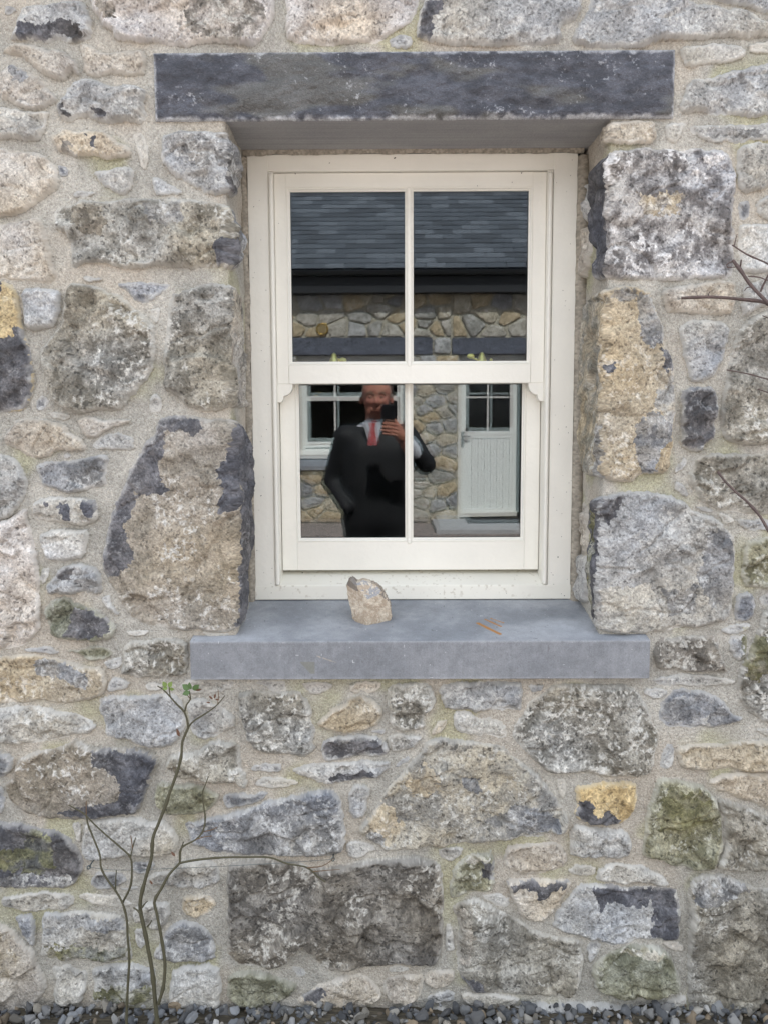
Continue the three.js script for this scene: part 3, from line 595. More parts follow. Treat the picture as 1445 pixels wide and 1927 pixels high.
for (const s of stones) {
  const G = s.size < .03 ? .0024 : .0035, x0 = s.x0 - .014, y0 = s.y0 - .014, nu = Math.ceil((s.x1 - s.x0 + .028) / G), nv = Math.ceil((s.y1 - s.y0 + .028) / G);
  const D = new Float32Array((nu + 1) * (nv + 1)), at = new Int32Array(D.length).fill(-1), pos = [], uv = [], idx = [];
  for (let j = 0; j <= nv; j++) for (let i = 0; i <= nu; i++) { const u = x0 + i * G, v = y0 + j * G; D[j * (nu + 1) + i] = polyDist(s.pts, warpU(u, v), warpV(u, v)) + GROW; }
  const vert = (i, j) => { const k = j * (nu + 1) + i; if (at[k] >= 0) return at[k]; const u = x0 + i * G, v = y0 + j * G, q = bend(u, v, stoneHeight(s, u, v, D[k])); pos.push(...q); uv.push(...wallUV(u, v)); return at[k] = pos.length / 3 - 1; };
  for (let j = 0; j < nv; j++) for (let i = 0; i < nu; i++) {
    const k = j * (nu + 1) + i; if (Math.max(D[k], D[k + 1], D[k + nu + 1], D[k + nu + 2]) < -.003) continue;
    const a = vert(i, j), b = vert(i + 1, j), c = vert(i + 1, j + 1), d = vert(i, j + 1); idx.push(a, b, c, a, c, d);
  }
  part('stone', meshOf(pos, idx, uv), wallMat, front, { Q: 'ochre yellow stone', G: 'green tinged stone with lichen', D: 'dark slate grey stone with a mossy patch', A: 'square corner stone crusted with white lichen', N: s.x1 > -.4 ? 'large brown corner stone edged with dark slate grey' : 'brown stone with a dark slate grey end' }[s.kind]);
}

// ---- stones of any other rubble wall: rows of uneven blocks, each a rounded lump with its own outline
function rubble(x0, x1, y0, y1, seed, size) {
  const r = rng(seed), A = 1.55, pts = [], nx = Math.max(1, Math.round((x1 - x0) / (size * A))), ny = Math.max(1, Math.round((y1 - y0) / size)), out = [];
  for (let j = 0; j < ny; j++) for (let i = 0; i < nx; i++) {
    if (r() < .10 && nx > 2 && ny > 2) continue;
    pts.push([x0 + (x1 - x0) * (i + .5 + (j % 2 ? .22 : -.22) + (r() - .5) * .62) / nx, y0 + (y1 - y0) * (j + .5 + (r() - .5) * .62) / ny]);
    if (r() < .18) pts.push([x0 + (x1 - x0) * (i + .9 + (r() - .5) * .3) / nx, y0 + (y1 - y0) * (j + .9 + (r() - .5) * .3) / ny]);
  }
  for (let n = 0; n < pts.length; n++) {
    let poly = [[x0, y0], [x1, y0], [x1, y1], [x0, y1]]; const [px, py] = pts[n];
    for (let m = 0; m < pts.length && poly.length > 2; m++) {
      if (m === n) continue; const [qx, qy] = pts[m]; if (Math.abs(qx - px) > size * 6 || Math.abs(qy - py) > size * 5) continue;
      const ax = (qx - px) / (A * A), ay = qy - py, c = ax * (px + qx) / 2 + ay * (py + qy) / 2, f = (p) => c - ax * p[0] - ay * p[1], o = [];
      for (let k = 0; k < poly.length; k++) { const P = poly[k], Q = poly[(k + 1) % poly.length], a = f(P), b = f(Q); if (a >= 0) o.push(P); if ((a > 0) !== (b > 0) && a !== b) { const w = a / (a - b); o.push([P[0] + (Q[0] - P[0]) * w, P[1] + (Q[1] - P[1]) * w]); } }
      poly = o;
    }
    if (poly.length < 3) continue;
    let cx = 0, cy = 0; for (const p of poly) { cx += p[0] / poly.length; cy += p[1] / poly.length; }
    out.push({ poly, cx, cy, s: r() * 100, k: r() });
  }
  return out;
}
function lump(c, facing, z, gap, proud) {   // facing +1 looks to +z
  const N = 22, rings = [[1, -.012], [.975, .5], [.88, .95], [.5, 1.02]], pos = [], idx = [], { cx, cy } = c;
  for (const [f, e] of rings) for (let i = 0; i < N; i++) {
    const t = i / N * Math.PI * 2, ct = Math.cos(t), st = Math.sin(t); let R = 9;
    for (let k = 0; k < c.poly.length; k++) { const P = c.poly[k], Q = c.poly[(k + 1) % c.poly.length], ex = Q[0] - P[0], ey = Q[1] - P[1], L = Math.hypot(ex, ey) || 1, d = ct * ey / L - st * ex / L, n = (P[0] - cx) * ey / L - (P[1] - cy) * ex / L; if (d > 1e-6) R = Math.min(R, Math.max(.01, (n - gap) / d)); }
    R *= 1 - .10 * noise(ct * 2.3 + c.s, st * 2.3 + c.s * 2);
    const x = cx + R * ct * f, y = cy + R * st * f;
    pos.push(x, y, z + facing * (proud * e * mix(.6, 1.3, c.k) + (e > .6 ? .022 * (fbm(x * 13 + c.s, y * 13, 3) - .5) : 0)));
  }
  pos.push(cx, cy, z + facing * proud * 1.05);
  for (let k = 0; k < rings.length - 1; k++) for (let i = 0; i < N; i++) { const a = k * N + i, b = k * N + (i + 1) % N, d = a + N, e = b + N; facing > 0 ? idx.push(a, b, e, a, e, d) : idx.push(a, e, b, a, d, e); }
  const L = (rings.length - 1) * N, ctr = pos.length / 3 - 1; for (let i = 0; i < N; i++) facing > 0 ? idx.push(L + i, L + (i + 1) % N, ctr) : idx.push(L + (i + 1) % N, L + i, ctr);
  const uv = []; for (let i = 0; i < pos.length; i += 3) uv.push(pos[i] + c.s, pos[i + 1] - c.s);
  return meshOf(pos, idx, uv);
}
const mottle = tileBump(12, 5), rubTile = (c) => rep(dataTex(256, 256, (i, j) => { const a = pfbm(i / 256, j / 256, 5, 5), b = pfbm(i / 256 + .3, j / 256, 22, 3); const k = 1 + .55 * (a - .5) + .5 * (b - .5), w = sstep(.58, .68, .5 * a + .5 * b) * .5; return c.map((x) => mix(x * k, 190, w)); }, true, true), 2.6);
const rubMats = [[174, 169, 158], [162, 162, 161], [184, 175, 156], [150, 148, 142], [180, 164, 136], [138, 138, 140]].map((c) => std({ map: rubTile(c), bumpMap: rep(mottle, 2.6), bumpScale: .010, roughness: .95 }));
const mortarMat = std({ map: rep(tile([172, 166, 150], .22, 24, 4), 2.2), bumpMap: rep(mottle, 4), bumpScale: .006, roughness: .95 });
{
  const beyond = [[-3.4, TU0, -.05, 2.74], [-TU0, 3.4, -.05, 2.74], [TU0, -TU0, TV0 + TVH, 2.74]].flatMap((z, i) => rubble(...z, 5 + i, .16));
  const tones = [[1, 1, 1], [.8, .8, .82], [1, .92, .78], [.68, .67, .64], [.9, .88, .84]], toned = (c) => { const l = lump(c, 1, -.004, .008, .016), n = l.attributes.position.count, k = tones[Math.floor(c.k * 37) % 5], a = new Float32Array(n * 3); for (let i = 0; i < n; i++) a.set(k, 3 * i); l.setAttribute('color', new THREE.BufferAttribute(a, 3)); return l; };
  const sm = rubMats[3].clone(); sm.vertexColors = true;
  const g = join(beyond.map(toned)), m = part('side_stones', g, sm, front); m.userData.kind = 'stuff';
  part('outer_mortar', [box(-3.4, TU0, -.1, 2.76, -.45, -.006), box(-TU0, 3.4, -.1, 2.76, -.45, -.006), box(TU0, -TU0, TV0 + TVH, 2.76, -.45, -.006)], mortarMat, house);
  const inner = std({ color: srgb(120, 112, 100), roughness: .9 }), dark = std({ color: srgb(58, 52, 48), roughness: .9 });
  part('inner_wall', [box(TU0, XL + .004, -.1, 2.44, -.45, -.262), box(XR - .004, -TU0, -.1, 2.44, -.45, -.262), box(XL + .004, XR - .004, 2.10, 2.44, -.45, -.302), box(XL + .004, XR - .004, -.1, .855, -.45, -.10)], inner, house);
  part('side_wall', box(-3.4, -2.95, -.1, 2.76, -5, -.45), inner, house); part('side_wall', box(2.95, 3.4, -.1, 2.76, -5, -.45), inner, house);
  part('back_wall', box(-3.4, 3.4, -.1, 2.76, -5.4, -5), inner, house);
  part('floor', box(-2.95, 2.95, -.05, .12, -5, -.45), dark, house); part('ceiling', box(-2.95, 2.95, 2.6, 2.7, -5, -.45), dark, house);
  const slate = std({ color: srgb(70, 74, 80), roughness: .7 });
  const slab = (z0, y0, z1, y1) => { const L = Math.hypot(z1 - z0, y1 - y0), g = new THREE.BoxGeometry(7.2, .09, L); g.rotateX(Math.atan2(-(y1 - y0), z1 - z0)); g.translate(0, (y0 + y1) / 2, (z0 + z1) / 2); return boxUV(g); };
  part('roof', [slab(.20, 2.75, -2.72, 5.0), slab(-5.7, 2.75, -2.66, 5.0)], slate, house);
  const gable = (x) => { const sh = new THREE.Shape([new THREE.Vector2(.0, 2.76), new THREE.Vector2(5.4, 2.76), new THREE.Vector2(2.7, 4.88)]); const g = new THREE.ExtrudeGeometry(sh, { depth: .4, bevelEnabled: false }); g.rotateY(Math.PI / 2); g.translate(x, 0, 0); return g; };
  part('gable', gable(-3.4), mortarMat, house); part('gable', gable(3.0), mortarMat, house);
}

// ---------------------------------------------------------------- lintel
{
  const X0 = -.504, X1 = .621, Y0 = 2.100, Y1 = 2.241, W = 1.125, H = .141, nx = 300, ny = 40, pos = [], uv = [], idx = [];
  const hF = (x, y) => { if (x <= X0 || x >= X1 || y <= Y0 || y >= Y1) return -.0058; const d = Math.min(x - X0, X1 - x, y - Y0, Y1 - y), e = sstep(0, .010, d); return Math.max(-.0035, .001 + e * (.007 + .020 * (fbm(x * 9 + 3, y * 26, 3) - .5) + .011 * (rough(x * 26, y * 62, 3) - .5))); };
  for (let j = 0; j <= ny; j++) for (let i = 0; i <= nx; i++) { const gr = (k, n, e) => k === 0 ? 0 : k === n ? 1 : mix(e, 1 - e, (k - 1) / (n - 2)), x = X0 + W * gr(i, nx, .0006), y = Y0 + H * gr(j, ny, .005); const ex = i === 0 || i === nx ? 0 : .0016 * (noise(x * 160, y * 160) - .5); pos.push(x + ex, y + (j === 0 || j === ny ? .0018 * (noise(x * 70, 3) - .5) : 0), hF(x, y)); uv.push((x - X0) / W, mix(.02, .5, (y - Y0) / H)); }
  for (let j = 0; j < ny; j++) for (let i = 0; i < nx; i++) { const a = j * (nx + 1) + i; idx.push(a, a + 1, a + nx + 2, a, a + nx + 2, a + nx + 1); }
  const f = meshOf(pos, idx, uv);
  const body = box(X0 + .0005, X1 - .0005, Y0 + .0003, Y1 - .0003, -.302, -.0052);
  { const p = body.attributes.position, u = body.attributes.uv; for (let i = 0; i < p.count; i++) u.setXY(i, (p.getX(i) - X0) / W, .52 + clamp((p.getZ(i) + .302) / .31) * .46); }
  const map = dataTex(2048, 512, (i, j) => {
    const u = i / 2048 * W, g = noise(u * 500, j * .7), g2 = noise(u * 1100, j * 1.3);
    if (j < 260) {
      const v = clamp((j / 512 - .02) / .48) * H, d = Math.min(u, W - u, v, H - v);
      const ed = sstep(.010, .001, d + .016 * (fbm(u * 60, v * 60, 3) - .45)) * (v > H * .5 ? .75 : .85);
      const scuff = sstep(.62, .80, .35 * fbm(u * 14 + 2, v * 24, 3) + .65 * rough(u * 150, v * 150, 3)) * .6, olive = sstep(.52, .66, fbm(u * 7 + 11, v * 20 + 4, 3)) * .5, m = rough(u * 26, v * 46, 6);
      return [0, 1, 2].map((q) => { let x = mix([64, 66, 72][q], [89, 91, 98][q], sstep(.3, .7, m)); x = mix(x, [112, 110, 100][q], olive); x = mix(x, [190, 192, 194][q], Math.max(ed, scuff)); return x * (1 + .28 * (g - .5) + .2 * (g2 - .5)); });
    }
    const m = fbm(u * 8, j * .02, 4), k = noise(u * 3, j * .35);
    return [0, 1, 2].map((q) => mix([166, 165, 163][q], [142, 142, 143][q], m) * (1 + .10 * (k - .5) + .10 * (g - .5)));
  }, true);
  const bump = dataTex(1024, 256, (i, j) => { const k = 255 * (j < 130 ? .5 * fbm(i * .10, j * .16, 4) + .25 * noise(i * .6, j * .6) : .5 + .08 * noise(i * .5, j * .5)); return [k, k, k]; });
  part('lintel', [f, body], std({ map, bumpMap: bump, bumpScale: .006, roughness: .85 }), house, 'long dark slate lintel with rough face over the window');
}
// ---------------------------------------------------------------- sill
{
  const X0 = -.454, X1 = .594, prof = [[-.285, .80], [.030, .859], [.030, .9455], [.0285, .9478], [.026, .9486], [-.285, .9986]], W = X1 - X0;
  const P = [[-.285, .859], [.0292, .859], [.030, .860], [.030, .9455], [.0286, .9479], [.0258, .9487], [-.285, .9987]];
  const pos = [], uv = [], idx = [], nx = 120; let L = [0]; for (let k = 1; k < P.length; k++) L.push(L[k - 1] + Math.hypot(P[k][0] - P[k - 1][0], P[k][1] - P[k - 1][1]));
  const T = L[L.length - 1];
  for (let k = 0; k < P.length - 1; k++) for (let i = 0; i < nx; i++) {
    const xa = X0 + W * i / nx, xb = X0 + W * (i + 1) / nx, b = pos.length / 3, jog = (x) => (k >= 1 && k <= 3 ? .0006 * (noise(x * 90, k) - .5) : 0);
    for (const [x, q] of [[xa, k], [xb, k], [xb, k + 1], [xa, k + 1]]) { pos.push(x, P[q][1], P[q][0] + jog(x)); uv.push((x - X0) / W, L[q] / T); }
    idx.push(b, b + 1, b + 2, b, b + 2, b + 3);
  }
  const g = meshOf(pos, idx, uv), cap = new THREE.ShapeGeometry(new THREE.Shape(P.map(([z, y]) => new THREE.Vector2(-z, y))));
  const capL = cap.clone().rotateY(Math.PI / 2).translate(X0, 0, 0), capR = cap.clone().rotateY(Math.PI / 2).translate(X1, 0, 0);
  for (const c of [capL, capR]) { const u = c.attributes.uv, p = c.attributes.position; for (let i = 0; i < u.count; i++) u.setXY(i, .5 + p.getZ(i) * .5, .45 + (p.getY(i) - .9) * .5); }
  const f0 = L[2] / T, f1 = L[3] / T;
  const map = dataTex(2048, 1024, (i, j) => {
    const u = i / 2048 * W, s = j / 1024, v = s * T, g = noise(u * 700, v * 700), m = fbm(u * 9, v * 9 + 4, 4), st = noise(u * 220, v * 6) * .6 + noise(u * 520, v * 12) * .4, cl = fbm(u * 3.4 + 8, v * 6, 3);
    const front = s > f0 && s < f1 + .003; let c;
    if (front) { const ed = sstep(.006, 0, Math.min(v - L[2], L[3] - v + .001)) * .22; c = [0, 1, 2].map((q) => mix(mix([113, 116, 120][q], [139, 141, 144][q], m), 186, ed) * (1 + .05 * (st - .5) + .22 * (rough(u * 60, v * 60, 4) - .5) + .14 * (g - .5))); }
    else { c = [0, 1, 2].map((q) => mix(mix([132, 136, 141][q], [158, 161, 165][q], sstep(.3, .7, m)), [180, 184, 190][q], sstep(.5, .75, cl) * .6) * (1 + .16 * (rough(u * 60, v * 60, 4) - .5) + .10 * (g - .5))); }
    const spot = sstep(.93, .98, noise(u * 130, v * 130)) * .45, pale = sstep(.955, .985, noise(u * 170 + 9, v * 170)) * .6; c = c.map((x, q) => mix(mix(x, 92, spot), 220, pale));
    if (!front && s > f1) {     // rust-coloured scratches
      const x = X0 + u, t = v - L[5];      // distance back from the front edge
      const seg = (ax, at, bx, bt, w) => { const ex = bx - ax, et = bt - at, k = clamp(((x - ax) * ex + (t - at) * et) / (ex * ex + et * et)), d = Math.hypot(x - ax - ex * k, t - at - et * k); return sstep(w, w * .35, d + .002 * (noise(u * 300, v * 300) - .3)); };
      const r = Math.max(seg(.212, .100, .256, .035, .0070), seg(.232, .124, .264, .080, .0046), seg(.246, .130, .273, .102, .0030)) * .95;
      c = c.map((y, q) => mix(y, [176, 118, 56][q], r));
    }
    if (front) { const x = X0 + u, y = v - L[2]; const tri = x > -.205 && x < -.170 && y > .012 && y < .040 && (x + .205) > (.040 - y) * .9 ? .55 : 0, sc = sstep(.0016, .0006, Math.abs(y - .050 - .35 * (-.155 - x)) + .002 * (noise(u * 200, 3) - .5)) * (x > -.165 && x < -.12 ? .5 : 0); c = c.map((k, q) => mix(mix(k, [118, 118, 104][q], tri), [186, 172, 148][q], sc)); }
    return c;
  }, true);
  const bump = dataTex(1024, 512, (i, j) => { const s = j / 512, fr = s > f0 && s < f1, k = 255 * (fr ? .5 + .12 * (noise(i * .22, j * .02) - .5) + .25 * (noise(i * .55, j * .4) - .5) : .5 + .2 * (fbm(i * .08, j * .08, 4) - .5) + .1 * noise(i * .6, j * .6)); return [k, k, k]; });
  part('sill', [g, capL, capR], std({ map, bumpMap: bump, bumpScale: .0018, roughness: .62 }), house, 'smooth blue grey limestone sill with rusty scratches on top');
}

// ---------------------------------------------------------------- the sash window
const paintTone = tile([233, 230, 219], .022, 6, 5);
const paint = std({ map: rep(paintTone, 1.7), bumpMap: rep(tileBump(40, 4), 3), bumpScale: .0006, roughness: .38 });
const win = group('sash_window', house, 'cream painted two over two sash window with brass fittings');
function ring(x0, x1, y0, y1, prof) {        // a mitred moulding round an opening; prof: [distance out from the opening, z]
  const pos = [], q = (a, z) => [[x0 - a, y0 - a, z], [x1 + a, y0 - a, z], [x1 + a, y1 + a, z], [x0 - a, y1 + a, z]];
  for (let k = 0; k < prof.length - 1; k++) { const A = q(...prof[k]), B = q(...prof[k + 1]); for (let i = 0; i < 4; i++) { const j = (i + 1) % 4; pos.push(...A[i], ...A[j], ...B[j], ...A[i], ...B[j], ...B[i]); } }
  return boxUV(meshOf(pos, null, null, null));
}
{
  const F = -.225, fx0 = -.341, fx1 = .463, bl = -.290, br = .404, sl = -.278, sr = .390;
  // box frame
  part('frame', [box(fx0, bl, 1.024, 2.094, -.345, F, .002), box(br, fx1, 1.024, 2.094, -.345, F, .002), box(bl - .001, br + .001, 2.0535, 2.0935, -.345, F - .0007, .002), box(bl, sl - .004, 1.04, 2.052, -.345, -.29), box(sr + .004, br, 1.04, 2.052, -.345, -.29)], paint, win);
  const bead = (x) => { const g = new THREE.CapsuleGeometry(.0062, 1.008, 4, 14); g.translate(x, 1.5385, F - .0005); return boxUV(g); };
  part('bead', [bead((bl + sl) / 2), box(bl + .0004, sl - .0004, 1.032, 2.0525, -.30, F - .003)], paint, win);
  part('bead', [bead((br + sr) / 2), box(sr + .0004, br - .0004, 1.032, 2.0525, -.30, F - .003)], paint, win);
  { // weathered wooden sill: sloping top and square nosing
    const sh = new THREE.Shape([[-.37, .9915], [-.2262, .9915], [-.2245, .993], [-.2245, 1.027], [-.2262, 1.029], [-.37, 1.070]].map(([z, y]) => new THREE.Vector2(-z, y)));
    const g = new THREE.ExtrudeGeometry(sh, { depth: fx1 - fx0 + .001, bevelEnabled: false }); g.rotateY(Math.PI / 2); g.translate(fx0 - .0005, 0, 0);
    const dirty = std({ map: rep(dataTex(512, 512, (i, j) => { const a = pfbm(i / 512, j / 512, 4, 5), s = sstep(.66, .8, pfbm(i / 512 + .5, j / 512, 60, 3)) * .28; return [232, 229, 217].map((x, q) => mix(x * (1 + .06 * (a - .5)), [150, 138, 116][q], s * sstep(.45, .6, a))); }, true, true), 1.9), roughness: .5 });
    part('window_sill', boxUV(g), dirty, win);
  }
  const upper = { z: -.2395, g: -.252, x0: -.240, x1: .348, y0: 1.596, y1: 2.010 }, lower = { z: -.277, g: -.2895, x0: -.229, x1: .343, y0: 1.143, y1: 1.575 };
  const stileU = [box(sl, upper.x0 - .0088, 1.5405, 2.0522, -.276, upper.z, .0015), box(upper.x1 + .0088, sr, 1.5405, 2.0522, -.276, upper.z, .0015), box(upper.x0 - .0088, upper.x1 + .0088, upper.y1 + .0088, 2.0522, -.276, upper.z - .0004)];
  part('upper_sash', stileU, paint, win);
  part('meeting_rail', box(upper.x0 - .0088, upper.x1 + .0088, 1.5402, upper.y0 - .0088, -.276, upper.z + .0012, .002), paint, win);
  // horns: an ovolo over a small cove under each end of the meeting rail
  const horn = (x, sg) => {
    const s = new THREE.Shape(); s.moveTo(0, .006); s.lineTo(.0385, .006); s.lineTo(.0385, -.001); s.lineTo(.0372, -.0035);
    for (let k = 0; k <= 8; k++) { const a = k / 8 * Math.PI / 2; s.lineTo(.0372 - .0235 * (1 - Math.cos(a)), -.0035 - .026 * Math.sin(a)); }
    s.lineTo(.0135, -.0315); for (let k = 1; k <= 6; k++) { const a = k / 6 * Math.PI / 2; s.lineTo(.0135 - .008 * (1 - Math.cos(a)), -.0315 - .014 * Math.sin(a)); } s.lineTo(0, -.0455);
    const g = new THREE.ExtrudeGeometry(s, { depth: .034, bevelEnabled: true, bevelSize: .0008, bevelThickness: .0008, bevelSegments: 2 }); if (sg < 0) g.scale(-1, 1, 1);
    g.translate(x, 1.541, -.2755); const p = g.index ? g.toNonIndexed() : g;
    if (sg < 0) { const a = p.attributes.position; for (let i = 0; i < a.count; i += 3) { const t = [a.getX(i), a.getY(i), a.getZ(i)]; a.setXYZ(i, a.getX(i + 1), a.getY(i + 1), a.getZ(i + 1)); a.setXYZ(i + 1, ...t); } p.computeVertexNormals(); }
    return boxUV(p);
  };
  part('sash_horn', horn(sl + .0003, 1), paint, win); part('sash_horn', horn(sr - .0003, -1), paint, win);
  part('lower_sash', [box(sl + .001, lower.x0 - .0088, 1.0590, 1.59, -.316, lower.z, .0015), box(lower.x1 + .0088, sr - .001, 1.0590, 1.59, -.316, lower.z, .0015), box(lower.x0 - .0088, lower.x1 + .0088, 1.0590, lower.y0 - .0088, -.316, lower.z - .0004, .0012), box(lower.x0 - .0088, lower.x1 + .0088, 1.5525, 1.594, -.316, lower.z - .0004)], paint, win);
  const mould = (w) => [[0, w.g - .003], [0, w.g + .004], [.0012, w.g + .0052], [.0030, w.g + .0058], [.0036, w.g + .0085], [.0056, w.g + .0112], [.0074, w.g + .0118], [.0076, w.z - .0022], [.0092, w.z - .0022], [.0092, w.z]];
  const glass = (o) => new THREE.MeshPhysicalMaterial({ color: 0xffffff, transmission: 1, thickness: 0, roughness: 0, ior: 1.8, ...o });
  const outer = glass({ color: srgb(232, 243, 246), ior: 1.8 }), inside = glass({ color: srgb(240, 246, 248), ior: 1.62 });
  const bx = .0533, bw = .0035;
  for (const [w, tilt] of [[upper, .0006], [lower, .0026]]) {
    for (const [a, b] of [[w.x0, bx - .0105], [bx + .0105, w.x1]]) {
      part('moulding', ring(a, b, w.y0, w === lower ? 1.5525 - .0088 : w.y1, mould(w)), paint, win);
      const wd = b - a + .006, hg = (w === lower ? 1.5525 : w.y1) - w.y0 + .006;
      const pane = part('pane', new THREE.PlaneGeometry(wd, hg), outer, win); pane.position.set((a + b) / 2, w.y0 + hg / 2 - .003, w.g); pane.castShadow = false;
      const back = part('inner_pane', new THREE.PlaneGeometry(wd, hg), inside, win); back.position.set((a + b) / 2, w.y0 + hg / 2 - .003, w.g - .014); back.rotation.set(tilt, -tilt * .9, 0); back.castShadow = false;
    }
    const yb0 = w === upper ? 1.5885 : 1.1345, yb1 = w === upper ? w.y1 + .008 : 1.553;
    const sh = new THREE.Shape(); for (const [k, [x, z]] of [[-.0015, .0], [.0015, .0]].entries()) k ? sh.lineTo(x, z) : sh.moveTo(x, z);
    const barG = [box(bx - bw, bx + bw, yb0 + .003, yb1, w.g + .002, w.z + .0006, .0018)];
    const tip = new THREE.CapsuleGeometry(.0052, .004, 4, 10); tip.scale(1, 1, .5); tip.translate(bx, yb0, w.z + .0004); barG.push(boxUV(tip));
    part('glazing_bar', barG, paint, win);
  }
  const brass = std({ color: srgb(240, 212, 124), metalness: .8, roughness: .4 });
  for (const [x, turn] of [[-.138, 0], [.240, 1]]) {
    const f = group('sash_fastener', win, 'polished brass sash fastener on the meeting rail');
    const knob = new THREE.LatheGeometry([[0, .0275], [.0034, .0265], [.0062, .0225], [.0098, .0120], [.0140, .0030], [.0150, 0]].map(([a, b]) => new THREE.Vector2(a, b)), 20); knob.translate(x, 1.5945, -.297);
    part('knob', knob, brass, f);
    const bits = [box(x - .026, x + .026, 1.5942, 1.597, -.305, -.290, .001)];
    const lever = new THREE.SphereGeometry(.008, 14, 10); lever.scale(1.3, .9, .6); lever.translate(x + (turn ? -.028 : .022), turn ? 1.612 : 1.6025, -.300); bits.push(boxUV(lever));
    const arm = new THREE.CylinderGeometry(.0025, .0025, .022, 8); arm.rotateZ(1.2); arm.translate(x + (turn ? -.016 : .014), 1.604, -.300); bits.push(boxUV(arm));
    const post = new THREE.SphereGeometry(.0042, 10, 8); post.translate(x + .024, 1.6015, -.296); bits.push(boxUV(post));
    part('lever', bits, brass, f);
  }
  // flies, cobweb husks and grit stuck to the paint
  const r = rng(8), sp = []; const put = (x, y, z, a, b) => { const g = new THREE.IcosahedronGeometry(1, 1); g.scale(a, b, .0007); g.rotateZ(r() * 3); g.translate(x, y, z); sp.push(g); };
  for (const [x, y, a] of [[.018, 2.083, .0042], [-.225, 2.0515, .003], [-.14, 2.072, .0022], [.305, 2.028, .0018], [.22, 2.020, .002], [.328, 2.05, .003], [.405, 2.048, .0028], [-.326, 1.97, .002], [-.266, 1.93, .0016], [-.331, 1.80, .0018], [.43, 1.10, .003], [.445, 1.43, .0022], [.425, 1.22, .0015], [-.322, 1.26, .0028], [-.335, 1.12, .002], [.40, 1.62, .0016], [.44, 1.005, .0018], [.30, 1.006, .0016], [.448, 1.0, .0025], [-.22, 1.062, .003], [.02, 1.012, .002], [.13, 1.006, .0016], [.42, 1.03, .0017], [-.30, 1.01, .0015]]) put(x, y, (y > 2.0 && y < 2.053) ? -.2392 : -.2246, a * .7, a * .35);
  for (let i = 0; i < 46; i++) { const left = r() < .5; put(left ? mix(-.338, -.294, r()) : mix(.408, .46, r()), mix(1.03, 2.09, r()), -.2248, .0006 + r() * .0006, .0005 + r() * .0005); }
  const m = part('specks', join(sp), std({ color: srgb(62, 54, 44), roughness: .9 }), win); m.userData.kind = 'stuff';
}
{ // mortar run in between the frame and the stone
  const strip = (pts, seed, fat) => { const n = 220, pos = [], uv = [], idx = [], C = new THREE.CatmullRomCurve3(pts.map((p) => new THREE.Vector3(...p)), false, 'catmullrom', .02), P = C.getSpacedPoints(n);
    for (let i = 0; i <= n; i++) { const t = C.getTangent(i / n), p = P[i]; const nx = t.y, ny = -t.x; for (let k = 0; k <= 6; k++) { const a = k / 6 * Math.PI * 2, rr = fat + .008 * (fbm(p.x * 24 + seed, p.y * 24, 3) - .5) + .002 * (noise(i * .25 + seed, k * .9) - .5); pos.push(p.x + nx * rr * Math.cos(a), p.y + ny * rr * Math.cos(a), p.z + rr * 1.1 * Math.sin(a)); uv.push(p.x + p.y, k * .009); } }
    for (let i = 0; i < n; i++) for (let k = 0; k < 6; k++) { const a = i * 7 + k; idx.push(a, a + 7, a + 8, a, a + 8, a + 1); } return meshOf(pos, idx, uv); };
  const mm = std({ map: rep(tile([150, 143, 130], .25, 30, 4), 6), bumpMap: rep(mottle, 12), bumpScale: .003, roughness: .95 });
  part('pointing', strip([[-.352, .985, -.226], [-.351, 1.5, -.225], [-.351, 2.085, -.224]], 3, .0105), mm, house);
  part('pointing', strip([[-.35, 2.101, -.222], [.06, 2.102, -.221], [.475, 2.101, -.222]], 11, .0105), mm, house);
  part('pointing', strip([[.477, .985, -.229], [.478, 1.5, -.229], [.477, 2.085, -.227]], 23, .0165), mm, house);
}

// ---------------------------------------------------------------- ground
const gravelMap = dataTex(1024, 1024, (i, j) => {
  const u = i / 1024 * 64, v = j / 1024 * 64, ix = Math.floor(u), iy = Math.floor(v); let d1 = 9, id = 0;
  for (let b = -1; b <= 1; b++) for (let a = -1; a <= 1; a++) { const cx = ((ix + a) % 64 + 64) % 64, cy = ((iy + b) % 64 + 64) % 64, d = Math.hypot(u - ix - a - hash(cx, cy + 300), v - iy - b - hash(cx + 300, cy)); if (d < d1) { d1 = d; id = hash(cx + 9, cy + 4); } }
  const k = mix(.55, 1.25, id) * (1 - .25 * sstep(.35, .8, d1)); return [(152 + id * 16) * k, 151 * k, (148 - id * 4) * k];
}, true, true);
const groundMat = std({ map: rep(gravelMap, .9), bumpMap: rep(tileBump(64, 2), .9), bumpScale: .02, roughness: .95 });
{
  const g = new THREE.PlaneGeometry(160, 160); g.rotateX(-Math.PI / 2); g.translate(0, -.004, 0);
  const p = g.attributes.position, u = g.attributes.uv; for (let i = 0; i < p.count; i++) u.setXY(i, p.getX(i), p.getZ(i));
  structure('ground', g, groundMat);
}
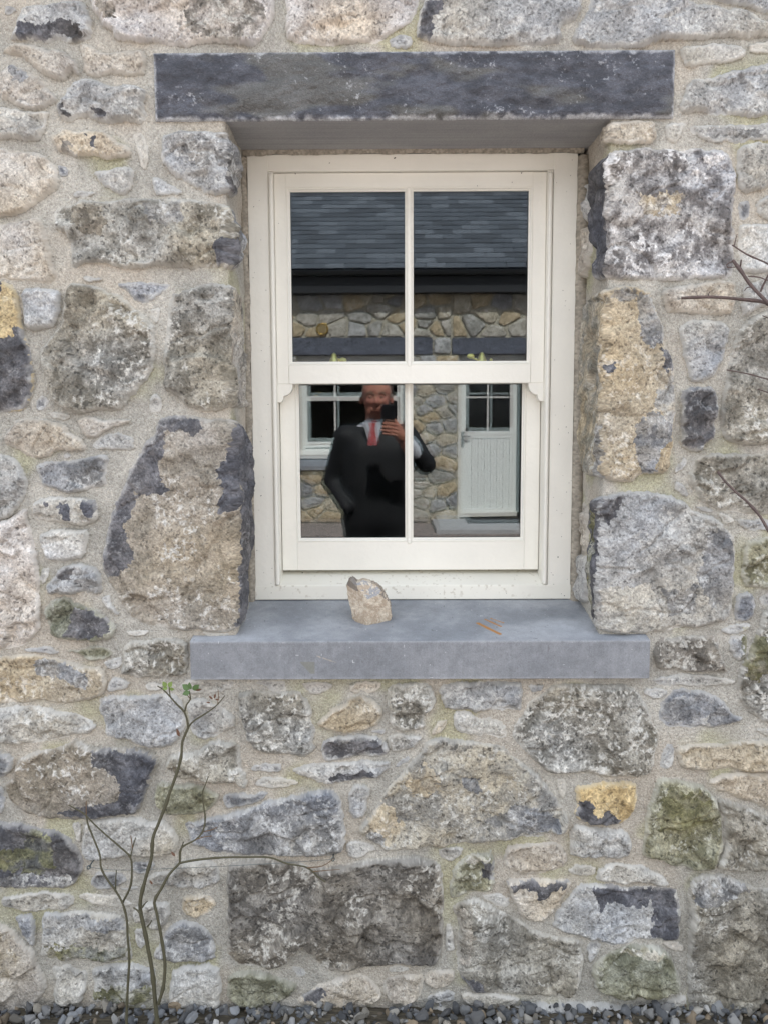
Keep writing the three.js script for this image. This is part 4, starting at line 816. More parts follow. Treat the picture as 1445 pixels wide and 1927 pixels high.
{ // loose stones along the foot of the wall
  const r = rng(41), N = 5600, geo = (() => {
    const g = mergeVertices(new THREE.IcosahedronGeometry(1, 5).deleteAttribute('uv').deleteAttribute('normal')), p = g.attributes.position, v = new THREE.Vector3(), pl = [];
    for (let k = 0; k < 15; k++) { const a = r() * 6.283, y = (k + .5) / 7.5 - 1, q = Math.sqrt(1 - y * y); pl.push([new THREE.Vector3(q * Math.cos(a), y, q * Math.sin(a)), mix(.62, .92, r())]); }
    for (let i = 0; i < p.count; i++) { v.fromBufferAttribute(p, i).normalize(); let d = 1.15; for (const [n, e] of pl) { const k = n.dot(v); if (k > .05) d = Math.min(d, e / k); } d *= 1 + .10 * (fbm3(v.x * 3, v.y * 3, v.z * 3, 2) - .5); p.setXYZ(i, v.x * d, v.y * d, v.z * d); }
    const f = g.toNonIndexed(); f.computeVertexNormals(); return f;
  })();
  const m = new THREE.InstancedMesh(geo, std({ roughness: .8, bumpMap: null }), N), M = new THREE.Matrix4(), q = new THREE.Quaternion(), e = new THREE.Euler(), c = new THREE.Color();
  const tones = [[124, 126, 128], [104, 107, 110], [142, 142, 141], [128, 123, 113], [146, 142, 133], [92, 94, 96], [132, 118, 98], [160, 159, 155], [112, 115, 118], [84, 84, 84], [116, 117, 116]];
  for (let i = 0; i < N; i++) {
    const z = .004 + .42 * Math.pow(r(), 1.7), x = mix(-1.35, 1.35, r()), s = mix(.0035, .0150, Math.pow(r(), 2.4)), y = mix(.004, .044, r()) * (1 - 1.6 * z);
    e.set(r() * 6, r() * 6, r() * 6); q.setFromEuler(e);
    M.compose(new THREE.Vector3(x, y + s * .4, z + s * .5), q, new THREE.Vector3(s * mix(.8, 1.4, r()), s * mix(.6, 1, r()), s * mix(.8, 1.2, r()))); m.setMatrixAt(i, M);
    const t = tones[Math.floor(r() * tones.length)], k = mix(.6, 1.08, r()); m.setColorAt(i, c.copy(srgb(t[0] * k, t[1] * k, t[2] * k)));
  }
  m.name = 'gravel'; m.userData = { kind: 'stuff', label: 'loose grey gravel along the foot of the wall', category: 'gravel' }; shadows(m); scene.add(m);
  // dark soil under it
  const g = new THREE.PlaneGeometry(3.2, .5, 200, 34); g.rotateX(-Math.PI / 2); g.translate(0, .004, .235); const p = g.attributes.position; for (let i = 0; i < p.count; i++) p.setY(i, .018 + .022 * fbm(p.getX(i) * 22, p.getZ(i) * 22, 3)); g.computeVertexNormals();
  structure('soil', g, std({ map: rep(tile([74, 68, 56], .5, 30, 4), 6), roughness: 1 }));
}

// ---------------------------------------------------------------- climbing rose, twigs, wire
function limb(pts, r0, r1, seed, N = 8) {
  const C = new THREE.CatmullRomCurve3(pts), len = C.getLength(), n = Math.max(6, Math.round(len / .012)), F = C.computeFrenetFrames(n, false), P = C.getSpacedPoints(n), pos = [], idx = [], uv = [];
  for (let i = 0; i <= n; i++) { const t = i / n, node = Math.pow(Math.max(0, Math.cos(i * .7 + seed)), 12) * .28; for (let k = 0; k < N; k++) { const a = k / N * Math.PI * 2, rr = mix(r0, r1, t) * (1 + node + .22 * (noise(i * .6 + seed, k) - .5)), b = F.binormals[i], m = F.normals[i]; pos.push(P[i].x + rr * (Math.cos(a) * m.x + Math.sin(a) * b.x), P[i].y + rr * (Math.cos(a) * m.y + Math.sin(a) * b.y), P[i].z + rr * (Math.cos(a) * m.z + Math.sin(a) * b.z)); uv.push(k / N * .05, t * len); } }
  for (let i = 0; i < n; i++) for (let k = 0; k < N; k++) { const a = i * N + k, b = i * N + (k + 1) % N; idx.push(a, b, b + N, a, b + N, a + N); }
  const cap = (o, c, fl) => { pos.push(c.x, c.y, c.z); uv.push(0, 0); const m = pos.length / 3 - 1; for (let k = 0; k < N; k++) fl ? idx.push(o + k, m, o + (k + 1) % N) : idx.push(o + k, o + (k + 1) % N, m); };
  cap(0, P[0], true); cap(n * N, P[n], false);
  return { geo: meshOf(pos, idx, uv), curve: C, len };
}
function thorns(L, r0, r1, seed, gap) { const r = rng(seed), out = [], n = Math.floor(L.len / gap); for (let i = 0; i < n; i++) { const t = (i + .3 + r() * .5) / n, p = L.curve.getPointAt(clamp(t)), g = new THREE.ConeGeometry(.0013, .0065, 5); const a = r() * Math.PI * 2, sg = r() < .5 ? -1 : 1; g.rotateZ(sg * (1.2 + r() * .6)); g.rotateY((r() - .5) * 1.4); g.translate(p.x - sg * -.002 + (sg > 0 ? -.0035 : .0035) * 1, p.y, p.z + (r() - .5) * .003); out.push(g); } return out; }
{
  const bark = std({ map: rep(tile([88, 84, 62], .35, 20, 4), 12), roughness: .75 }), tip = std({ color: srgb(104, 82, 60), roughness: .7 }), twigMat = std({ map: rep(tile([88, 74, 70], .3, 20, 4), 12), roughness: .8 }), leafG = std({ color: srgb(112, 132, 66), roughness: .6, side: THREE.DoubleSide }), leafD = std({ color: srgb(82, 108, 62), roughness: .6, side: THREE.DoubleSide }), leafR = std({ color: srgb(98, 68, 50), roughness: .6, side: THREE.DoubleSide });
  const rose = top('climbing_rose', 'climbing rose with forked bare canes and first green leaves under the sill', 'rose', [-.52, 0, .10]);
  const rose2 = top('climbing_rose', 'slender climbing rose with one thin forked cane, left of the leafy rose', 'rose', [-.59, 0, .09]);
  const shrub = top('bare_shrub', 'leafless shrub reaching thin brown twigs in at the right edge', 'shrub', [1.04, 0, .25]);
  const own = { A: rose, B: rose2, C: shrub };
  CANES.forEach(([w, r0, r1, c], i) => {
    const pts = []; for (let k = 0; k < c.length; k += 3) pts.push(new THREE.Vector3(c[k] / 1000, c[k + 1] / 1000, c[k + 2] / 1000));
    if (w === 'D') return;
    const o = own[w], at = pts.map((p) => p.clone().sub(o.position)), L = limb(at, r0 * .86 / 1000, r1 * .9 / 1000, i * 3.3), thin = r0 < 1.75 && w !== 'C';
    part(r0 > 3.5 ? 'cane' : 'twig', w === 'C' ? L.geo : join([L.geo.deleteAttribute('uv'), ...thorns(L, r0, r1, i + 9, .055).map((g) => g.deleteAttribute('uv'))]), w === 'C' ? twigMat : thin ? tip : bark, o);
  });
  const bark2 = (o, pts, r0, r1, m) => part('stem', limb(pts.map((p) => new THREE.Vector3(...p)), r0, r1, 5).geo, m, o);
  bark2(shrub, [[0, -.03, 0], [.01, .35, .0], [-.01, .75, .005], [.0, 1.05, -.01], [-.005, 1.45, -.03], [-.03, 1.72, -.05], [-.02, 2.0, -.06], [.02, 2.4, -.05]], .011, .004, twigMat);
  const leaf = (l, w) => { const s = new THREE.Shape(); s.moveTo(0, 0); for (let k = 1; k <= 8; k++) { const t = k / 8; s.lineTo(w * Math.sin(Math.PI * Math.pow(t, .8)) * (k % 2 ? 1 : .88), l * t); } for (let k = 7; k >= 0; k--) { const t = k / 8; s.lineTo(-w * Math.sin(Math.PI * Math.pow(t, .8)) * (k % 2 ? 1 : .88), l * t); } const g = new THREE.ShapeGeometry(s), p = g.attributes.position; for (let i = 0; i < p.count; i++) p.setZ(i, .25 * Math.abs(p.getX(i)) + .1 * p.getY(i)); g.computeVertexNormals(); return g; };
  const put = (x, y, z, l, rz, ry, m) => { const g = leaf(l, l * (m === leafR ? .2 : .38)); g.rotateY(ry); g.rotateZ(rz); g.translate(x - rose.position.x, y, z - rose.position.z); part('leaf', g, m, rose); };
  for (const [x, y, z, l, rz, ry, m] of [[-.503, .852, .062, .015, .5, .3, leafG], [-.497, .852, .063, .016, -.6, -.3, leafG], [-.500, .849, .061, .012, 1.7, .5, leafG], [-.496, .848, .062, .012, -1.6, .2, leafG],
    [-.450, .847, .066, .020, .9, .3, leafD], [-.446, .848, .068, .018, .1, -.5, leafD], [-.442, .846, .066, .020, -.8, .2, leafD], [-.449, .842, .067, .017, 1.9, .2, leafD], [-.437, .845, .066, .016, -1.3, .4, leafR],
    [-.402, .818, .046, .012, .8, .3, leafR], [-.398, .820, .047, .013, -.2, .4, leafR], [-.396, .817, .046, .011, -1.4, .2, leafR], [-.407, .810, .047, .010, 1.4, .2, leafR],
    [-.478, .735, .058, .020, .25, .2, leafR], [-.541, .398, .09, .012, .6, .4, leafR], [-.49, .46, .08, .015, .7, .5, leafR]]) put(x, y, z, l, rz, ry, m);
  const wire = CANES.find((c) => c[0] === 'D')[3], wp = []; for (let k = 0; k < wire.length; k += 3) wp.push(new THREE.Vector3(wire[k] / 1000, wire[k + 1] / 1000, wire[k + 2] / 1000));
  const steel = std({ color: srgb(96, 106, 106), metalness: .7, roughness: .45 });
  topMesh('training_wire', new THREE.TubeGeometry(new THREE.CatmullRomCurve3(wp), 80, .0006, 5), steel, 'thin training wire stretched behind the rose canes between two eyes', 'wire');
  [[wp[0], 'small steel vine eye at the left end of the wire'], [wp[wp.length - 1], 'small steel vine eye at the right end of the wire']].forEach(([p, label]) => {
    const e = new THREE.TorusGeometry(.0042, .0013, 8, 16).rotateY(.6); e.translate(0, 0, 0); const s = new THREE.CylinderGeometry(.0017, .0017, .05, 8).rotateX(Math.PI / 2); s.translate(0, 0, -.028);
    const m = topMesh('vine_eye', [e, s], steel, label, 'vine eye'); m.position.copy(p);
  });
}

// ---------------------------------------------------------------- broken stone lying on the sill
{
  const m = mergeVertices(new THREE.IcosahedronGeometry(1, 56).deleteAttribute('uv').deleteAttribute('normal')), p = m.attributes.position, col = [], v = new THREE.Vector3();
  const sil = [[-47, 56], [-38, 60], [-29, 49], [-14, 55], [18, 42], [36, 23], [49, 0], [53, -38], [48, -48], [-16, -54], [-30, -50], [-40, -40], [-43, -22], [-51, 6], [-54, 38]].map(([x, y]) => [x / 1000, y / 1000]);
  const edge = (x, y) => { let best = .05; for (let k = 0; k < sil.length; k++) { const [ax, ay] = sil[k], [bx, by] = sil[(k + 1) % sil.length], ex = bx - ax, ey = by - ay, D = x * ey - y * ex; if (Math.abs(D) < 1e-9) continue; const t = (ax * ey - ay * ex) / D, s = (ax * y - ay * x) / D; if (t > 0 && s >= -1e-6 && s <= 1.000001) best = t; } return best; };
  const planes = [[[-.66, -.14, .74], .033], [[.46, -.22, .86], .034], [[.12, .66, .74], .042], [[.10, -.05, -1], .034], [[.0, .74, -.67], .050], [[0, -.987, -.158], .047], [[.72, .25, .65], .044], [[-.75, .1, -.66], .042], [[.7, 0, -.7], .046]].map(([n, d]) => [new THREE.Vector3(...n).normalize(), d]);
  const tan = [200, 189, 171], tan2 = [172, 157, 138], grey = [146, 147, 149], dk = [104, 98, 92], pale = [216, 208, 192];
  for (let i = 0; i < p.count; i++) {
    v.fromBufferAttribute(p, i).normalize(); const q = Math.hypot(v.x, v.y); let r = q > .05 ? edge(v.x / q, v.y / q) / q : 1, which = -1;
    planes.forEach(([n, d], k) => { const c = n.dot(v); if (c > .02 && d / c < r) { r = d / c; which = k; } });
    const f = fbm3(v.x * 4 + 9, v.y * 4, v.z * 4, 4), f2 = fbm3(v.x * 12, v.y * 12 + 5, v.z * 12, 3), f3 = fbm3(v.x * 34, v.y * 34, v.z * 34 + 4, 2);
    r *= 1 + .10 * (f - .5) + .075 * (f2 - .5) + .035 * (f3 - .5);
    p.setXYZ(i, v.x * r, v.y * r, v.z * r);
    let c = tan.map((x, k) => mix(x, tan2[k], sstep(.38, .62, f)));
    c = c.map((x, k) => mix(x, pale[k], sstep(.58, .70, f2) * .5));
    const G = which === 2 ? sstep(.66, .52, f2) * sstep(.60, .50, f) : 0, K = (which === 6 || (which < 0 && v.x > .1)) ? sstep(.42, .56, f2) * .75 : v.y > .62 && v.x < -.5 ? .7 : which === 4 ? sstep(.5, .62, f2) * .5 : 0;
    c = c.map((x, k) => mix(mix(x, grey[k], G * .9), dk[k], K) * (1 + .26 * (f3 - .5)));
    col.push(...c.map(lin));
  }
  m.setAttribute('color', new THREE.BufferAttribute(new Float32Array(col), 3)); m.computeVertexNormals();
  const o = topMesh('rock', m, std({ vertexColors: true, roughness: .95 }), 'fist sized broken tan stone lying on the blue grey sill', 'rock');
  o.position.set(-.047, 1.0150, -.092);
}

// ---------------------------------------------------------------- the house across the yard (seen mirrored in the panes)
const ZO = 9.6;
{
  const far = top('facing_house', 'stone house across the yard with slate roof, mirrored in the window panes', 'house', [0, 0, ZO]);
  const wallF = group('yard_wall', far);
  const openings = [[-1.24, .24, .885, 2.30], [.955, 1.90, 0, 2.30]];
  const bX = [[-4.5, -1.24, -.1, 3.3], [.24, .955, -.1, 3.3], [1.90, 4.8, -.1, 3.3], [-1.24, .24, -.1, .74], [-1.24, .24, 2.30, 3.3], [.955, 1.90, 2.30, 3.3], [.955, 1.90, -.1, .04]];
  part('mortar', bX.map(([a, b, c, d]) => box(a, b, c, d, .012, .45)), mortarMat, wallF);
  const lint = [[-1.55, .60, 2.30, 2.53], [.86, 2.3, 2.30, 2.52]];
  // split round the openings so that blocks meet the jambs
  const zones = [[-1.9, -1.24, 0, 2.30], [.24, .955, 0, 2.30], [1.90, 2.5, 0, 2.30], [-1.24, .24, 0, .74], [-1.9, .86, 2.53, 3.12], [.86, 2.5, 2.52, 3.12], [.60, .86, 2.30, 2.53], [-1.9, -1.55, 2.30, 2.53]];
  zones.forEach((z, i) => rubble(...z, 60 + i, .18).forEach((c) => part('stone', lump(c, -1, .008, .008, .020), rubMats[Math.floor(c.k * 29) % rubMats.length], wallF)));
  const rest = join([[-4.5, -1.9, 0, 3.12], [2.5, 4.8, 0, 3.12]].flatMap((z, i) => rubble(...z, 80 + i, .19).map((c) => lump(c, -1, .008, .008, .020)))); part('side_stones', rest, rubMats[0], wallF).userData.kind = 'stuff';
  const slateStone = std({ map: rep(tile([92, 96, 108], .3, 8, 5), 2), bumpMap: rep(mottle, 3), bumpScale: .012, roughness: .85 });
  for (const [a, b, c, d] of lint) part('lintel', box(a, b, c, d, -.012, .30, .006), slateStone, far);
  part('stone_sill', box(-1.36, .36, .74, .884, -.07, .25, .006), std({ map: rep(tile([150, 156, 164], .12, 8, 4), 2), roughness: .7 }), far);
  part('inner_wall', [box(-4.5, 4.8, -.1, 3.1, 4.2, 4.4), box(-4.5, -4.3, -.1, 3.1, .45, 4.2), box(4.6, 4.8, -.1, 3.1, .45, 4.2), box(-4.3, 4.6, 2.75, 2.85, .45, 4.2), box(-4.3, 4.6, -.1, .03, .45, 4.2)], std({ color: srgb(74, 68, 62), roughness: .9 }), far);
  // window
  const wpaint = std({ color: srgb(228, 230, 226), roughness: .45 }), pane = new THREE.MeshPhysicalMaterial({ color: 0xffffff, transmission: 1, thickness: 0, roughness: 0, ior: 1.6 });
  const w = group('sash_window', far, 'white sash window across the yard');
  part('frame', [box(-1.24, -1.15, .95, 2.30, .13, .24), box(.15, .24, .95, 2.30, .13, .24), box(-1.24, .24, 2.22, 2.30, .131, .24)], wpaint, w);
  part('meeting_rail', box(-1.15, .15, 1.69, 1.755, .15, .22, .003), wpaint, w);
  part('bottom_rail', box(-1.15, .15, 1.045, 1.125, .17, .22, .003), wpaint, w);
  for (const x of [-.737, -.27]) part('glazing_bar', box(x - .014, x + .014, 1.125, 2.22, .165, .205, .003), wpaint, w);
  for (const x of [-1.136, .136]) part('stile', box(x - .014, x + .014, 1.045, 2.22, .1501, .2199), wpaint, w);
  { const s = new THREE.Shape([[-.04, .9], [-.04, .955], [.25, 1.045], [.25, .9]].map(([a, b]) => new THREE.Vector2(-a, b))); const g = new THREE.ExtrudeGeometry(s, { depth: 1.46, bevelEnabled: false }); g.rotateY(Math.PI / 2); g.translate(-1.23, 0, 0); part('window_sill', g, wpaint, w); }
  for (const [a, b] of [[-1.122, -.751], [-.723, -.284], [-.256, .122]]) for (const [c, d] of [[1.125, 1.69], [1.755, 2.22]]) { const m = part('pane', new THREE.PlaneGeometry(b - a, d - c), pane, w); m.position.set((a + b) / 2, (c + d) / 2, .195); m.rotation.y = Math.PI; }
  const brass = std({ color: srgb(200, 168, 96), metalness: 1, roughness: .3 });
  for (const x of [-1.0, .02]) part('sash_fastener', box(x - .025, x + .025, 1.755, 1.775, .20, .23, .004), brass, w);
  // half-glazed door, standing slightly ajar
  const dr = group('door', far, 'white half glazed boarded door standing ajar'); dr.position.set(.975, .06, .16); dr.rotation.y = -.14;
  part('door_frame', [box(.955, .985, .04, 2.30, .12, .20), box(1.86, 1.90, .04, 2.30, .12, .20), box(.985, 1.86, 2.23, 2.30, .12, .20)], wpaint, far);
  part('stile', box(.012, .10, .0, 2.15, 0, .045, .003), wpaint, dr); part('stile', box(.73, .83, .0, 2.15, 0, .045, .003), wpaint, dr);
  part('rail', box(.10, .73, 1.10, 1.20, .0004, .0446, .003), wpaint, dr); part('rail', box(.10, .73, 2.07, 2.15, .0004, .0446, .003), wpaint, dr); part('rail', box(.10, .73, 0, .12, .0004, .0446, .003), wpaint, dr);
  for (let k = 0; k < 7; k++) part('board', box(.101 + k * .09, .101 + (k + 1) * .09 - .004, .12, 1.10, .010, .034, .003), wpaint, dr);
  part('glazing_bar', box(.405, .43, 1.20, 2.07, .012, .034), wpaint, dr); part('glazing_bar', box(.10, .73, 1.66, 1.685, .0125, .0335), wpaint, dr);
  { const m = part('pane', new THREE.PlaneGeometry(.63, .87), pane, dr); m.position.set(.415, 1.635, .022); m.rotation.y = Math.PI; }
  part('weather_board', box(.0, .84, .0, .07, -.04, -.001, .01), wpaint, dr);
  const steel = std({ color: srgb(150, 152, 154), metalness: 1, roughness: .3 });
  const hd = part('handle', [box(.035, .075, .98, 1.20, -.012, -.0005, .004), box(.045, .17, 1.125, 1.143, -.055, -.038, .006), box(.047, .062, 1.126, 1.142, -.05, -.01, .003)], steel, dr);
  part('door_step', box(.60, 2.6, -.05, .055, -1.15, -.002, .01), std({ map: rep(tile([176, 178, 180], .08, 8, 4), 1.5), roughness: .8 }), far);
  // eaves, gutter and slates
  part('fascia', box(-4.6, 4.9, 3.12, 3.40, -.20, -.17), std({ color: srgb(34, 36, 40), roughness: .5 }), far);
  part('soffit', box(-4.6, 4.9, 3.10, 3.12, -.20, .45), std({ color: srgb(38, 40, 44), roughness: .6 }), far);
  { const s = new THREE.Shape(); s.absarc(0, 0, .06, Math.PI, 2 * Math.PI); s.lineTo(.054, 0); s.absarc(0, 0, .054, 2 * Math.PI, Math.PI, true); const g = new THREE.ExtrudeGeometry(s, { depth: 9.6, bevelEnabled: false, curveSegments: 10 }); g.rotateY(Math.PI / 2); g.translate(-4.6, 3.37, -.262); part('gutter', g, std({ color: srgb(30, 32, 36), roughness: .4 }), far); }
  const roof = group('roof', far, 'grey slate roof'); const pitch = .66, ez = -.27, ey = 3.40;
  const slates = [[86, 92, 100], [74, 80, 88], [98, 104, 112], [80, 86, 94], [68, 73, 80]].map((c) => std({ map: rep(tile(c, .22, 10, 4), 2.4), roughness: .62 }));
  const deck = new THREE.BoxGeometry(9.4, .05, 4.0); deck.translate(0, -.045, 2.0); deck.rotateX(-pitch); deck.translate(.1, ey, ez); part('deck', boxUV(deck), slates[1], roof);
  const back = new THREE.BoxGeometry(9.4, .05, 4.0); back.translate(0, -.045, -2.0); back.rotateX(pitch); back.translate(.1, ey, ez + 2 * 4.0 * Math.cos(pitch)); part('deck', boxUV(back), slates[1], roof);
  const r = rng(77), one = [], exp = .135, wd = .265; let count = 0;
  for (let row = 0; row < 28; row++) for (let k = -17; k < 18; k++) {
    const x = k * wd + (row % 2) * wd / 2 + .1, g = new THREE.BoxGeometry(wd - .008, .014, exp * 2.05); g.translate(0, 0, exp * 1.02); g.rotateX(.052 + (r() - .5) * .016); g.rotateY((r() - .5) * .018);
    g.translate(x + (r() - .5) * .004, (r()) * .004, row * exp + (r() - .5) * .008); g.rotateX(-pitch); g.translate(0, ey, ez);
    const m = slates[Math.floor(r() * 5)];
    if (row < 18 && Math.abs(x - .3) < 1.95 && count < 292) { count++; part('slate', g, m, roof); } else one.push(boxUV(g));
  }
  part('more_slates', join(one), slates[0], roof).userData.kind = 'stuff';
  part('gable', (() => { const sh = new THREE.Shape([new THREE.Vector2(-.1, 3.1), new THREE.Vector2(-6, 3.1), new THREE.Vector2(-3.0, 5.7)]); const a = new THREE.ExtrudeGeometry(sh, { depth: .3, bevelEnabled: false }).rotateY(Math.PI / 2); return [a.clone().translate(-4.5, 0, 0), a.clone().translate(4.5, 0, 0)]; })(), mortarMat, far);
  const mat = topMesh('door_mat', new RoundedBoxGeometry(.82, .022, .46, 2, .008).translate(0, .0675, 0), std({ map: null, color: srgb(40, 40, 42), roughness: 1 }), 'dark door mat on the step before the white door across the yard', 'mat'); mat.position.set(1.46, 0, ZO - .32);
  const plq = top('wall_plaque', 'round brass plaque on the wall of the facing house above its window', 'plaque', [-.885, 2.645, ZO - .022]);
  part('rim', new THREE.TorusGeometry(.072, .012, 10, 32), brass, plq); part('disc', new THREE.CylinderGeometry(.066, .066, .012, 32).rotateX(Math.PI / 2), std({ color: srgb(150, 132, 96), roughness: .6, metalness: .4 }), plq);
}

// ---------------------------------------------------------------- the person taking the picture (seen mirrored in the lower panes)
function blob(prims, lo, hi, res, k, paintFn) {
  const mc = new MarchingCubes(res, new THREE.MeshBasicMaterial(), false, false, 160000); mc.isolation = 0;
  const sc = [0, 1, 2].map((i) => (hi[i] - lo[i]) / 2), ce = [0, 1, 2].map((i) => (hi[i] + lo[i]) / 2), f = mc.field, n = res, half = res / 2;
  const cap = (q, x, y, z) => { const bx = q.b[0] - q.a[0], by = q.b[1] - q.a[1], bz = q.b[2] - q.a[2], t = clamp(((x - q.a[0]) * bx + (y - q.a[1]) * by + (z - q.a[2]) * bz) / (bx * bx + by * by + bz * bz + 1e-12)); return Math.hypot(x - q.a[0] - bx * t, y - q.a[1] - by * t, (z - q.a[2] - bz * t) / (q.fz ?? 1)) - mix(q.r, q.s ?? q.r, t); };
  const dist = (x, y, z) => { let d = 9; for (const q of prims) { const e = cap(q, x, y, z), kk = q.k ?? k; if (q.cut) { const h = Math.max(kk - Math.abs(-e - d), 0) / kk; d = Math.max(d, -e) + h * h * kk * .25; } else { const h = Math.max(kk - Math.abs(e - d), 0) / kk; d = Math.min(d, e) - h * h * kk * .25; } } return d; };
  for (let c = 0; c < n; c++) for (let b = 0; b < n; b++) for (let a = 0; a < n; a++) f[c * n * n + b * n + a] = -dist(ce[0] + sc[0] * (a - half) / half, ce[1] + sc[1] * (b - half) / half, ce[2] + sc[2] * (c - half) / half);
  mc.update();
  const cnt = mc.count, src = mc.positionArray.slice(0, cnt * 3); let g = new THREE.BufferGeometry();
  for (let i = 0; i < cnt; i++) for (let q = 0; q < 3; q++) src[3 * i + q] = ce[q] + sc[q] * src[3 * i + q];
  g.setAttribute('position', new THREE.BufferAttribute(src, 3)); g = mergeVertices(g, 1e-5); g.computeVertexNormals();
  const p = g.attributes.position, col = new Float32Array(p.count * 3); for (let i = 0; i < p.count; i++) { const c = paintFn(p.getX(i), p.getY(i), p.getZ(i)); col.set(c.map(lin), 3 * i); }
  g.setAttribute('color', new THREE.BufferAttribute(col, 3)); return g;
}
{
  const who = top('person', 'person in dark suit and red tie photographing, mirrored in the lower panes', 'person', [0, 0, 0]);
  const suit = [15, 16, 20], skin = [178, 122, 102], hair = [132, 124, 116], shoe = [26, 24, 24], shirt = [214, 218, 226];
  const C = (a, b, r, s, o = {}) => ({ a, b, r, s, ...o });
  const body = blob([
    C([-.15, 1.27, 2.40], [.01, 1.27, 2.40], .118, .118, { fz: .9 }), C([-.14, 1.08, 2.40], [.0, 1.08, 2.40], .122, .122, { fz: .95, k: .16 }), C([-.145, .88, 2.40], [.005, .88, 2.40], .118, .118, { fz: .92, k: .16 }),
    C([-.07, 1.36, 2.40], [-.068, 1.47, 2.375], .064, .056, { k: .05 }), C([-.23, 1.345, 2.40], [.09, 1.355, 2.40], .062, .062),
    C([-.245, 1.34, 2.40], [-.325, 1.09, 2.44], .066, .053, { k: .03 }), C([-.325, 1.09, 2.44], [-.235, .955, 2.29], .052, .040, { k: .02 }),
    C([.105, 1.345, 2.39], [.195, 1.205, 2.19], .066, .055, { k: .03 }), C([.195, 1.205, 2.19], [.098, 1.318, 2.075], .054, .040, { k: .02 }), C([.098, 1.318, 2.075], [.072, 1.350, 2.055], .031, .028, { k: .01 }),
    C([-.16, .86, 2.40], [-.172, .48, 2.39], .098, .070, { k: .03 }), C([-.172, .48, 2.39], [-.175, .10, 2.41], .070, .054, { k: .02 }), C([.02, .86, 2.40], [.03, .48, 2.39], .098, .070, { k: .03 }), C([.03, .48, 2.39], [.035, .10, 2.41], .070, .054, { k: .02 }),
    C([-.176, .045, 2.42], [-.195, .035, 2.24], .044, .036, { k: .03 }), C([.036, .045, 2.42], [.055, .035, 2.24], .044, .036, { k: .03 }),
  ], [-.46, -.02, 2.0], [.32, 1.52, 2.62], 104, .05, (x, y, z) => y < .075 ? shoe : y > 1.405 && Math.hypot(x + .07, z - 2.39) < .1 ? (y < 1.435 ? shirt : skin) : x > .06 && z < 2.09 ? (x > .088 ? shirt : skin) : suit);
  const hc = [-.065, 1.565, 2.36];
  const H = (a, b, r, s, o) => C(a.map((v, i) => v + hc[i]), b.map((v, i) => v + hc[i]), r, s, o);
  const head = blob([
    H([0, .035, .012], [0, .030, -.012], .082, .082, { fz: 1.12 }), H([0, -.02, -.015], [0, -.055, -.035], .066, .050), H([-.03, -.075, -.05], [.03, -.075, -.05], .026, .026), H([0, -.10, .02], [0, -.16, .03], .056, .058),
    H([-.036, .022, -.080], [.036, .022, -.080], .014, .014, { k: .02 }), H([0, .008, -.092], [0, -.028, -.110], .009, .014, { k: .014 }), H([-.012, -.032, -.098], [.012, -.032, -.098], .009, .009, { k: .012 }),
    H([-.034, -.022, -.074], [-.045, -.035, -.06], .022, .02, { k: .02 }), H([.034, -.022, -.074], [.045, -.035, -.06], .022, .02, { k: .02 }),
    H([-.031, .003, -.104], [-.029, .003, -.104], .014, .014, { cut: true, k: .012 }), H([.029, .003, -.104], [.031, .003, -.104], .014, .014, { cut: true, k: .012 }),
    H([-.031, .002, -.084], [-.029, .002, -.084], .0125, .0125, { k: .003 }), H([.029, .002, -.084], [.031, .002, -.084], .0125, .0125, { k: .003 }),
    H([-.022, -.060, -.090], [.022, -.060, -.090], .007, .007, { k: .008 }), H([-.020, -.070, -.087], [.020, -.070, -.087], .008, .008, { k: .006 }),
    H([-.082, .012, .012], [-.086, -.026, .008], .011, .009, { k: .008 }), H([.082, .012, .012], [.086, -.026, .008], .011, .009, { k: .008 }),
  ], [-.18, 1.40, 2.22], [.05, 1.70, 2.50], 92, .03, (x, y, z) => {
    const dx = x - hc[0], dy = y - hc[1], dz = z - hc[2];
    if (Math.abs(Math.abs(dx) - .03) < .008 && Math.abs(dy - .002) < .004 && dz < -.085) return [60, 48, 40];
    if (Math.abs(dy + .065) < .004 && Math.abs(dx) < .024 && dz < -.08) return [160, 100, 86];
    if (dy > .020 && dy < .032 && Math.abs(Math.abs(dx) - .032) < .018 && dz < -.07) return [140, 112, 96];
    if ((dz > .03 && dy > -.06) || (Math.abs(dx) > .066 && dy > .0 && dz > -.045 && dy < .11) || (dy > .075 && dz > -.01)) return hair;
    return [skin[0] * mix(.96, 1.03, noise(x * 80, y * 80)), skin[1] * mix(.93, 1.04, noise(x * 90 + 3, y * 90)), skin[2]];
  });
  // right hand: palm beside the phone, four fingers across its back, thumb in front
  const fz = 2.014, F = (y, x0, x1, x2, r) => [C([x0, y - .010, 2.030], [x1, y - .002, fz], r * 1.08, r, { k: .004 }), C([x1, y - .002, fz], [x2, y + .002, fz + .004], r, r * .82, { k: .004 })];
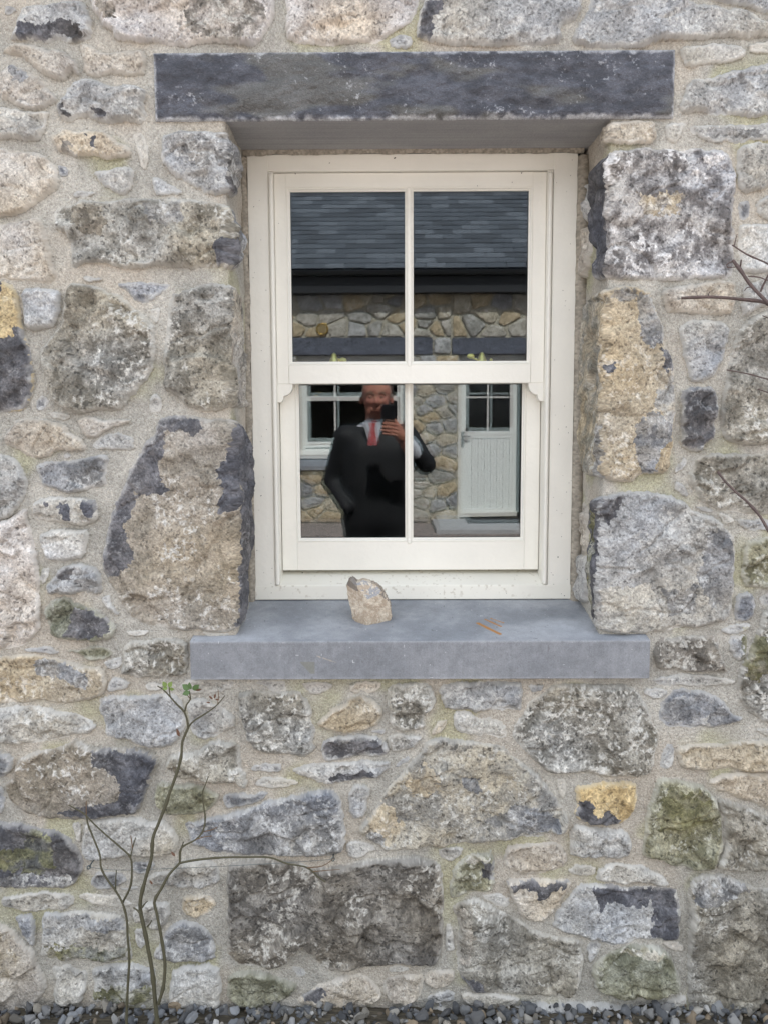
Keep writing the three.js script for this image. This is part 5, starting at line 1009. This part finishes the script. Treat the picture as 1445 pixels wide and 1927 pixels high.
  const hand = blob([
    C([.092, 1.326, 2.068], [.062, 1.362, 2.050], .027, .026), C([.062, 1.362, 2.050], [.050, 1.392, 2.042], .026, .020, { k: .02 }), C([.066, 1.350, 2.046], [.052, 1.410, 2.036], .018, .014, { k: .02 }),
    ...F(1.426, .050, .018, -.022, .0086), ...F(1.407, .052, .012, -.034, .0090), ...F(1.388, .054, .012, -.037, .0086), ...F(1.370, .056, .018, -.024, .0076),
    C([.052, 1.392, 2.052], [.044, 1.424, 2.050], .012, .010, { k: .008 }), C([.044, 1.424, 2.050], [.030, 1.448, 2.046], .0095, .008, { k: .004 }),
  ], [-.06, 1.29, 1.995], [.13, 1.48, 2.11], 84, .012, (x, y, z) => [skin[0], skin[1] * mix(.95, 1.04, noise(x * 120, y * 120)), skin[2]]);
  const flesh = std({ vertexColors: true, roughness: .7 });
  part('body', mergeGeometries([body, head, hand]), flesh, who);
  const tieS = new THREE.Shape([[-.016, 0], [.016, 0], [.012, -.03], [.030, -.16], [0, -.20], [-.030, -.16], [-.012, -.03]].map(([a, b]) => new THREE.Vector2(a, b)));
  const tieG = new THREE.ExtrudeGeometry(tieS, { depth: .006, bevelEnabled: true, bevelSize: .002, bevelThickness: .002 }); tieG.rotateX(-.10); tieG.translate(-.088, 1.425, 2.286);
  part('tie', boxUV(tieG), std({ map: rep(dataTex(64, 64, (i, j) => ((i + j) % 16 < 3 || (i - j + 64) % 16 < 2) ? [226, 196, 196] : [196, 34, 44], true, true), 22), roughness: .6 }), who);
  const shS = new THREE.Shape([[-.055, .03], [.055, .03], [.0, -.16]].map(([a, b]) => new THREE.Vector2(a, b))); const shG = new THREE.ExtrudeGeometry(shS, { depth: .004, bevelEnabled: false }); shG.rotateX(-.10); shG.translate(-.085, 1.40, 2.290); part('shirt', shG, std({ color: srgb(...shirt), roughness: .8 }), who);
  const phone = top('phone', 'black phone held up in the hand of the mirrored person', 'phone', [-.003, 1.452, 2.034]);
  part('case', new RoundedBoxGeometry(.073, .144, .009, 4, .0042), std({ color: srgb(22, 22, 26), roughness: .35 }), phone);
  part('lens', new THREE.CylinderGeometry(.0055, .0055, .002, 20).rotateX(Math.PI / 2).translate(.024, .058, -.0054), std({ color: srgb(12, 12, 16), roughness: .1 }), phone);
  part('screen', box(-.033, .033, -.060, .060, .0046, .0049), std({ color: srgb(8, 8, 10), roughness: .1 }), phone);
}
renderer.render(scene, camera);
